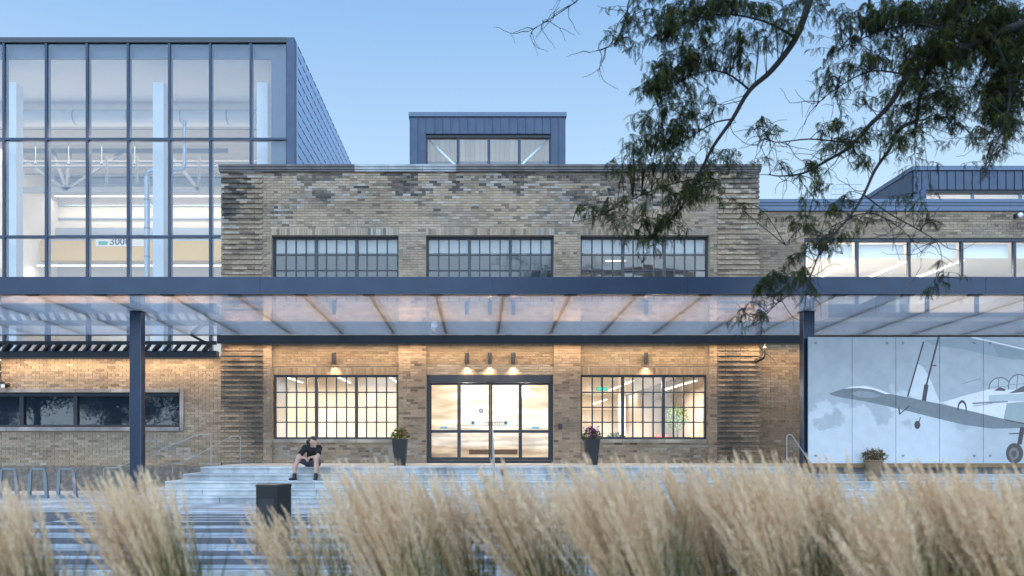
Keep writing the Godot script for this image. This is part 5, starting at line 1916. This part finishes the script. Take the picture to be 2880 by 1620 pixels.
			for sl: Array in shoots:
				var n := 12 if sl == line else 7
				for k in n:
					var p := polyline(sl, lerpf(0.35, 1.0, (k + rng.randf()) / n))
					var yaw := rng.randf() * TAU
					var bs := Basis(Vector3.UP, yaw) * Basis(Vector3.BACK, deg_to_rad(rng.randf_range(-55, 15))) * Basis(Vector3.RIGHT, rng.randfn() * 0.5)
					var v := rng.randi() % 3
					leaves[v].append(Transform3D(bs.scaled(Vector3.ONE * rng.randf_range(0.48, 0.86)), p))
					var y := rng.randf()
					tints[v].append(Color(0.016, 0.030, 0.009).lerp(Color(0.085, 0.080, 0.018), y * y))
	part("twigs", tw.mesh(), M.bark, o).set_meta("kind", "stuff")
	# bare bent twigs with buds, as in the open middle of the crown
	var bare := MB.new()
	for q in 190:
		var l: Array = limbs[[0, 2, 2, 3, 6, 4, 5, 13, 2, 3, 1, 14, 11, 15, 2, 6][q % 16]][0]
		var a := polyline(l, rng.randf_range(0.35, 1.0))
		var pts := [a]
		var d := V(rng.randfn() * 0.7 - 0.3, rng.randfn() * 0.5 - 0.35, rng.randfn() * 0.4).normalized()
		var rr := [0.006]
		var n := 4 + rng.randi() % 5
		for k in n:
			d = (d + V(rng.randfn(), rng.randfn() - 0.12, rng.randfn()) * 0.34).normalized()
			pts.append(pts[k] + d * 0.085)
			rr.append(lerpf(0.0055, 0.0022, (k + 1.0) / n))
		bare.tube(pts, rr, 4, false)
		if n > 5:
			var s := V(rng.randfn(), rng.randfn() - 0.2, rng.randfn()).normalized() * 0.09
			bare.tube([pts[3], pts[3] + s, pts[3] + s * 1.8 + V(0, -0.04, 0)], [0.0035, 0.0028, 0.002], 4, false)
	part("bare_twigs", bare.mesh(), M.bark, o).set_meta("kind", "stuff")
	for v in 3:
		copies("crown", locust_leaf(50 + v), M.leaf, leaves[v], tints[v], o)

func park_tree(where: Vector3, h: float, wide: float, label: String, sd: int) -> void:
	# trees across the street, seen only as reflections in the windows
	var r := RandomNumberGenerator.new()
	r.seed = sd
	var o := thing("park_tree", label, "tree", where, "trees across the street")
	var m := MB.new()
	m.tube([Vector3.ZERO, V(0.2, h * 0.25, 0), V(0, h * 0.5, 0.2), V(0.1, h * 0.8, 0)], [h * 0.022, h * 0.018, h * 0.012, h * 0.004], 9)
	var tips := []
	for k in 26:
		var a := r.randf() * TAU
		var y := h * r.randf_range(0.22, 0.7)
		var reach := wide * r.randf_range(0.5, 1.0) * sqrt(maxf(0.1, 1.0 - absf(y / h - 0.45)))
		var tip := V(cos(a) * reach, y + h * r.randf_range(0.05, 0.25), sin(a) * reach)
		m.tube([V(0.1, y, 0.1), V(tip.x * 0.5, lerpf(y, tip.y, 0.6), tip.z * 0.5), tip], [h * 0.008, h * 0.005, h * 0.0015], 5)
		tips.append(tip)
	tips.append(V(0, h * 0.92, 0))
	part("trunk", m.mesh(), M.bark, o)
	var f := MB.new()
	for k in 5:
		f.col = Color.WHITE * r.randf_range(0.8, 1.2)
		var d := V(r.randfn(), r.randfn(), r.randfn()).normalized() * 0.12
		var x := V(r.randfn(), r.randfn(), r.randfn()).normalized() * 0.09
		f.quad(d, d + x, d * 2.0 + x, d * 2.0)
	var w := []
	var t := []
	for k in 4200:
		var c: Vector3 = tips[r.randi() % tips.size()]
		var p := c * r.randf_range(0.75, 1.0) + V(r.randfn(), r.randfn() * 0.8, r.randfn()) * h * 0.055 + V(0, h * 0.04, 0)
		w.append(Transform3D(Basis.from_euler(V(r.randf() * TAU, r.randf() * TAU, 0)).scaled(Vector3.ONE * r.randf_range(0.8, 1.7)), p))
		t.append(Color(0.05, 0.07, 0.03).lerp(Color(0.11, 0.10, 0.04), r.randf()))
	copies("crown", f.mesh(), M.leaf, w, t, o)

func plume(sd: int) -> ArrayMesh:
	# flowering culm of feather reed grass: thin bent stalk and a narrow plume of fine spikelets
	var r := RandomNumberGenerator.new()
	r.seed = sd
	var m := MB.new()
	var pts := []
	var bend := r.randf_range(0.02, 0.10)
	var L := 1.0
	var P := func(t: float) -> Vector3: return V(-bend * t * t * 1.4, t * L, bend * 0.3 * t)
	for k in 6:
		pts.append(P.call(k / 5.0 * 0.97))
	m.col = Color(0.85, 0.80, 0.66)
	m.tube(pts, [0.0022, 0.002, 0.0018, 0.0016, 0.0013, 0.001], 3, false)
	for k in 96:
		var t := 1.0 - 0.44 * pow(r.randf(), 1.3)
		var p: Vector3 = P.call(t)
		var env := sin(clampf((t - 0.54) / 0.46, 0, 1) * PI * 0.92 + 0.2)
		var a := r.randf() * TAU
		var d := V(cos(a) * 0.42 * env - 0.10, 1.0, sin(a) * 0.42 * env).normalized()
		var ln := r.randf_range(0.018, 0.046) * (0.5 + env)
		var x := d.cross(V(r.randfn(), 0.1, r.randfn())).normalized() * r.randf_range(0.0009, 0.0019)
		var g := r.randf_range(0.78, 1.18)
		m.col = Color(g, g * 0.97, g * 0.92)
		var q := p + d * 0.004
		m.quad(q - x * 0.4, q + d * ln * 0.55 - x, q + d * ln, q + d * ln * 0.55 + x)
	return m.mesh()

func blade(sd: int) -> ArrayMesh:
	var r := RandomNumberGenerator.new()
	r.seed = sd
	var m := MB.new()
	var last := Vector3.ZERO
	var n := 7
	var out := r.randf_range(0.12, 0.42)
	for k in n:
		var t := (k + 1.0) / n
		var p := V(out * t * t, t * (1.0 - 0.42 * out * t * 2.0), 0)
		var w0 := 0.0036 * (1.0 - pow((float(k)) / n, 2.0) * 0.85)
		var w1 := 0.0036 * (1.0 - pow(t, 2.0) * 0.95)
		var g := r.randf_range(0.85, 1.1)
		m.col = Color(g, g, g)
		m.quad(last - V(0, 0, w0), last + V(0, 0, w0), p + V(0, 0, w1), p - V(0, 0, w1))
		last = p
	return m.mesh()

func grasses() -> void:
	var pm := []
	for k in 5:
		pm.append(plume(100 + k))
	var bm := []
	for k in 4:
		bm.append(blade(200 + k))
	# [x of the tips in the picture, distance, spread, culms, height, what tells it apart]
	var spec := [
		[0, 4.3, 0.24, 150, 1.08, "feathery tan grass clump in the bottom left corner"],
		[-190, 4.6, 0.28, 120, 1.15, "tan grass clump cut by the left edge of the picture"],
		[390, 4.6, 0.22, 200, 1.14, "thick tan grass clump in front of the left canopy post"],
		[800, 5.0, 0.22, 55, 0.94, "low sparse grass clump in front of the black bollard"],
		[930, 5.6, 0.16, 30, 0.90, "low sparse grass clump just right of the bollard"],
		[1060, 4.7, 0.20, 150, 1.20, "tan grass clump in front of the steps below the left planter"],
		[1225, 5.2, 0.20, 110, 1.15, "tan grass clump in front of the steps below the left half of the doors"],
		[1440, 5.0, 0.20, 140, 1.18, "tan grass clump in front of the steps below the right half of the doors"],
		[1720, 4.5, 0.25, 220, 1.22, "dense tan grass clump in front of the right planter"],
		[1930, 5.1, 0.24, 160, 1.20, "tan grass clump below the right ribbed brick pilaster"],
		[2110, 4.6, 0.22, 170, 1.25, "tall tan grass clump below the right canopy post"],
		[2290, 5.2, 0.26, 180, 1.23, "tan grass clump below the left edge of the mural, beside the clay pot"],
		[2470, 4.2, 0.16, 80, 1.08, "short tan grass clump directly in front of the clay pot"],
		[2610, 4.8, 0.26, 180, 1.21, "tan grass clump below the wing of the mural aeroplane"],
		[2770, 4.4, 0.22, 150, 1.17, "tan grass clump below the wheel of the mural aeroplane"],
		[2940, 4.9, 0.26, 150, 1.18, "tan grass clump in the bottom right corner"],
		[1560, 5.9, 0.18, 30, 1.0, "thin low grass clump behind the gap below the right planter"]]
	for s in spec:
		var z: float = EYE_Z - s[1]
		var lean := deg_to_rad(14.0)
		var tipx: float = at(s[0], 0, z).x
		var b := Vector3(tipx + sin(lean) * s[4] * 0.9, 0.04, z)
		var o := thing("feather_grass", s[5], "grass", b, "feather reed grasses in the planting bed")
		var w := [[], [], [], [], []]
		var t := [[], [], [], [], []]
		for k in int(s[3] * (1.22 if s[0] > 1000 else 1.1)):
			var a := rng.randf() * TAU
			var r: float = s[2] * 0.68 * sqrt(rng.randf())
			var foot := V(cos(a) * r, 0, sin(a) * r)
			var fan := foot * 0.30 / maxf(s[2], 0.1)
			var tilt := Basis(Vector3.BACK, lean + rng.randfn() * 0.075 - fan.x * 0.34) * Basis(Vector3.RIGHT, fan.z * 0.35 + rng.randfn() * 0.05) * Basis(Vector3.UP, rng.randf_range(-0.5, 0.5))
			var h: float = s[4] * (0.865 if s[0] > 1800 else 0.878) * (rng.randf_range(0.84, 1.08) if rng.randf() < 0.75 else rng.randf_range(0.55, 0.9)) / cos(lean)
			var v := rng.randi() % 5
			w[v].append(Transform3D(tilt.scaled_local(V(1.25, h, 1.25)), foot))
			t[v].append(Color(0.80, 0.55, 0.35).lerp(Color(0.94, 0.74, 0.52), rng.randf()))
		for v in 5:
			if w[v].size():
				copies("plumes", pm[v], M.straw, w[v], t[v], o)
		var bw := [[], [], [], []]
		var bt := [[], [], [], []]
		for k in int(s[3] * 1.9):
			var a := rng.randf() * TAU
			var r: float = s[2] * 0.8 * sqrt(rng.randf())
			var foot := V(cos(a) * r, 0, sin(a) * r)
			var tilt := Basis(Vector3.BACK, lean * 0.55 + rng.randfn() * 0.10) * Basis(Vector3.UP, rng.randf() * TAU)
			var v := rng.randi() % 4
			bw[v].append(Transform3D(tilt.scaled_local(Vector3.ONE * rng.randf_range(0.6, 1.05)), foot))
			bt[v].append(Color(0.055, 0.078, 0.020).lerp(Color(0.42, 0.32, 0.17), pow(rng.randf(), 2.0)))
		for v in 4:
			copies("blades", bm[v], M.leaf, bw[v], bt[v], o)
	# dried seed heads on thin stalks
	var heads := [[1414, 1330, 5.2], [1366, 1351, 5.0], [1372, 1378, 5.3], [2622, 1363, 5.5]]
	var names := ["dry round seed head, highest of the three in front of the steps", "dry round seed head, largest of the three in front of the steps", "dry round seed head, lowest of the three in front of the steps", "dry round seed head on a thin stalk in front of the mural"]
	for k in 4:
		var p := at(heads[k][0], heads[k][1], EYE_Z - heads[k][2])
		var t := thing("seed_head", names[k], "plant", Vector3(p.x + 0.06, 0.04, p.z), "dry seed heads among the grasses")
		var m := MB.new()
		var tip := V(-0.06, p.y - 0.04, 0)
		m.col = Color(0.16, 0.12, 0.08)
		m.tube([Vector3.ZERO, tip * V(0.3, 0.6, 0), tip], [0.004, 0.0035, 0.003], 5)
		part("stalk", m.mesh(), M.tint, t)
		var h := MB.new()
		h.col = Color(0.12, 0.10, 0.075)
		leaf_ball(h, tip, Vector3.ONE * (0.021 if k == 1 else 0.015), 150, 0.014, Color(0.09, 0.075, 0.05), Color(0.20, 0.16, 0.11))
		part("head", h.mesh(), M.tint, t)

# ------------------------------------------------------------------
func _ready() -> void:
	rng.seed = 7
	patch.seed = 4
	patch.frequency = 0.03
	patch.fractal_octaves = 4
	streak.seed = 9
	streak.frequency = 0.05
	streak.fractal_octaves = 3
	# camera: level, with a shifted lens
	var cam := Camera3D.new()
	cam.name = "camera"
	add_child(cam)
	cam.position = Vector3(0, EYE_Y, EYE_Z)
	var near := 0.1
	var dof := CameraAttributesPhysical.new()
	dof.frustum_near = near
	dof.frustum_far = 900.0
	dof.frustum_focal_length = 35.0
	dof.frustum_focus_distance = 20.5
	dof.exposure_aperture = 1.4
	cam.attributes = dof
	cam.set_frustum(near * 1620.0 / FOC, Vector2((1440.0 - PX) / FOC, (PY - 810.0) / FOC) * near, near, 900.0)
	cam.current = true
	# dusk sky and the soft glow of the set sun behind the viewer
	var env := Environment.new()
	env.background_mode = Environment.BG_SKY
	var sky := Sky.new()
	var sm := ProceduralSkyMaterial.new()
	sm.sky_top_color = lin(0.035, 0.25, 0.69)
	sm.sky_horizon_color = lin(1.04, 1.26, 1.22)
	sm.sky_curve = 0.27
	sm.ground_bottom_color = lin(0.10, 0.10, 0.11)
	sm.ground_horizon_color = lin(0.30, 0.32, 0.36)
	sm.sun_angle_max = 0.5
	sky.sky_material = sm
	env.sky = sky
	env.background_energy_multiplier = 0.25
	env.tonemap_mode = Environment.TONE_MAPPER_LINEAR
	env.tonemap_exposure = 4.4
	env.sdfgi_enabled = true
	env.ssao_enabled = true
	env.ssil_enabled = true
	var we := WorldEnvironment.new()
	we.name = "environment"
	we.environment = env
	add_child(we)
	var sun := DirectionalLight3D.new()
	sun.name = "sun"
	sun.light_energy = 0.5
	sun.light_angular_distance = 120.0
	sun.light_color = Color(0.80, 0.905, 1.0)
	sun.shadow_enabled = true
	sun.sky_mode = DirectionalLight3D.SKY_MODE_LIGHT_ONLY
	add_child(sun)
	sun.look_at_from_position(Vector3.ZERO, Vector3(0.15, -0.62, -1.0), Vector3.UP)
	make_materials()
	ground()
	stone_steps()
	brick_building()
	brick_annex()
	brick_wing()
	glass_tower()
	roof_lantern()
	roof_monitor()
	glass_canopy()
	mural_wall()
	wall_lamps()
	street_furniture()
	seated_person()
	locust_tree()
	park_tree(Vector3(7.5, 0, 46), 17.5, 5.2, "broad tree across the street, mirrored in the middle and right upper windows", 31)
	park_tree(Vector3(-33, 0, 38), 13.0, 4.0, "tree across the street, mirrored in the ribbon window of the annex", 32)
	for k in 9:
		park_tree(Vector3(-64 + k * 15.0 + rng.randf_range(-3, 3), 0, rng.randf_range(60, 72)), rng.randf_range(10.0, 13.0), 7.0, "tree in the row across the street, %s from the left, mirrored low in the glass" % ["first", "second", "third", "fourth", "fifth", "sixth", "seventh", "eighth", "ninth"][k], 40 + k)
	grasses()
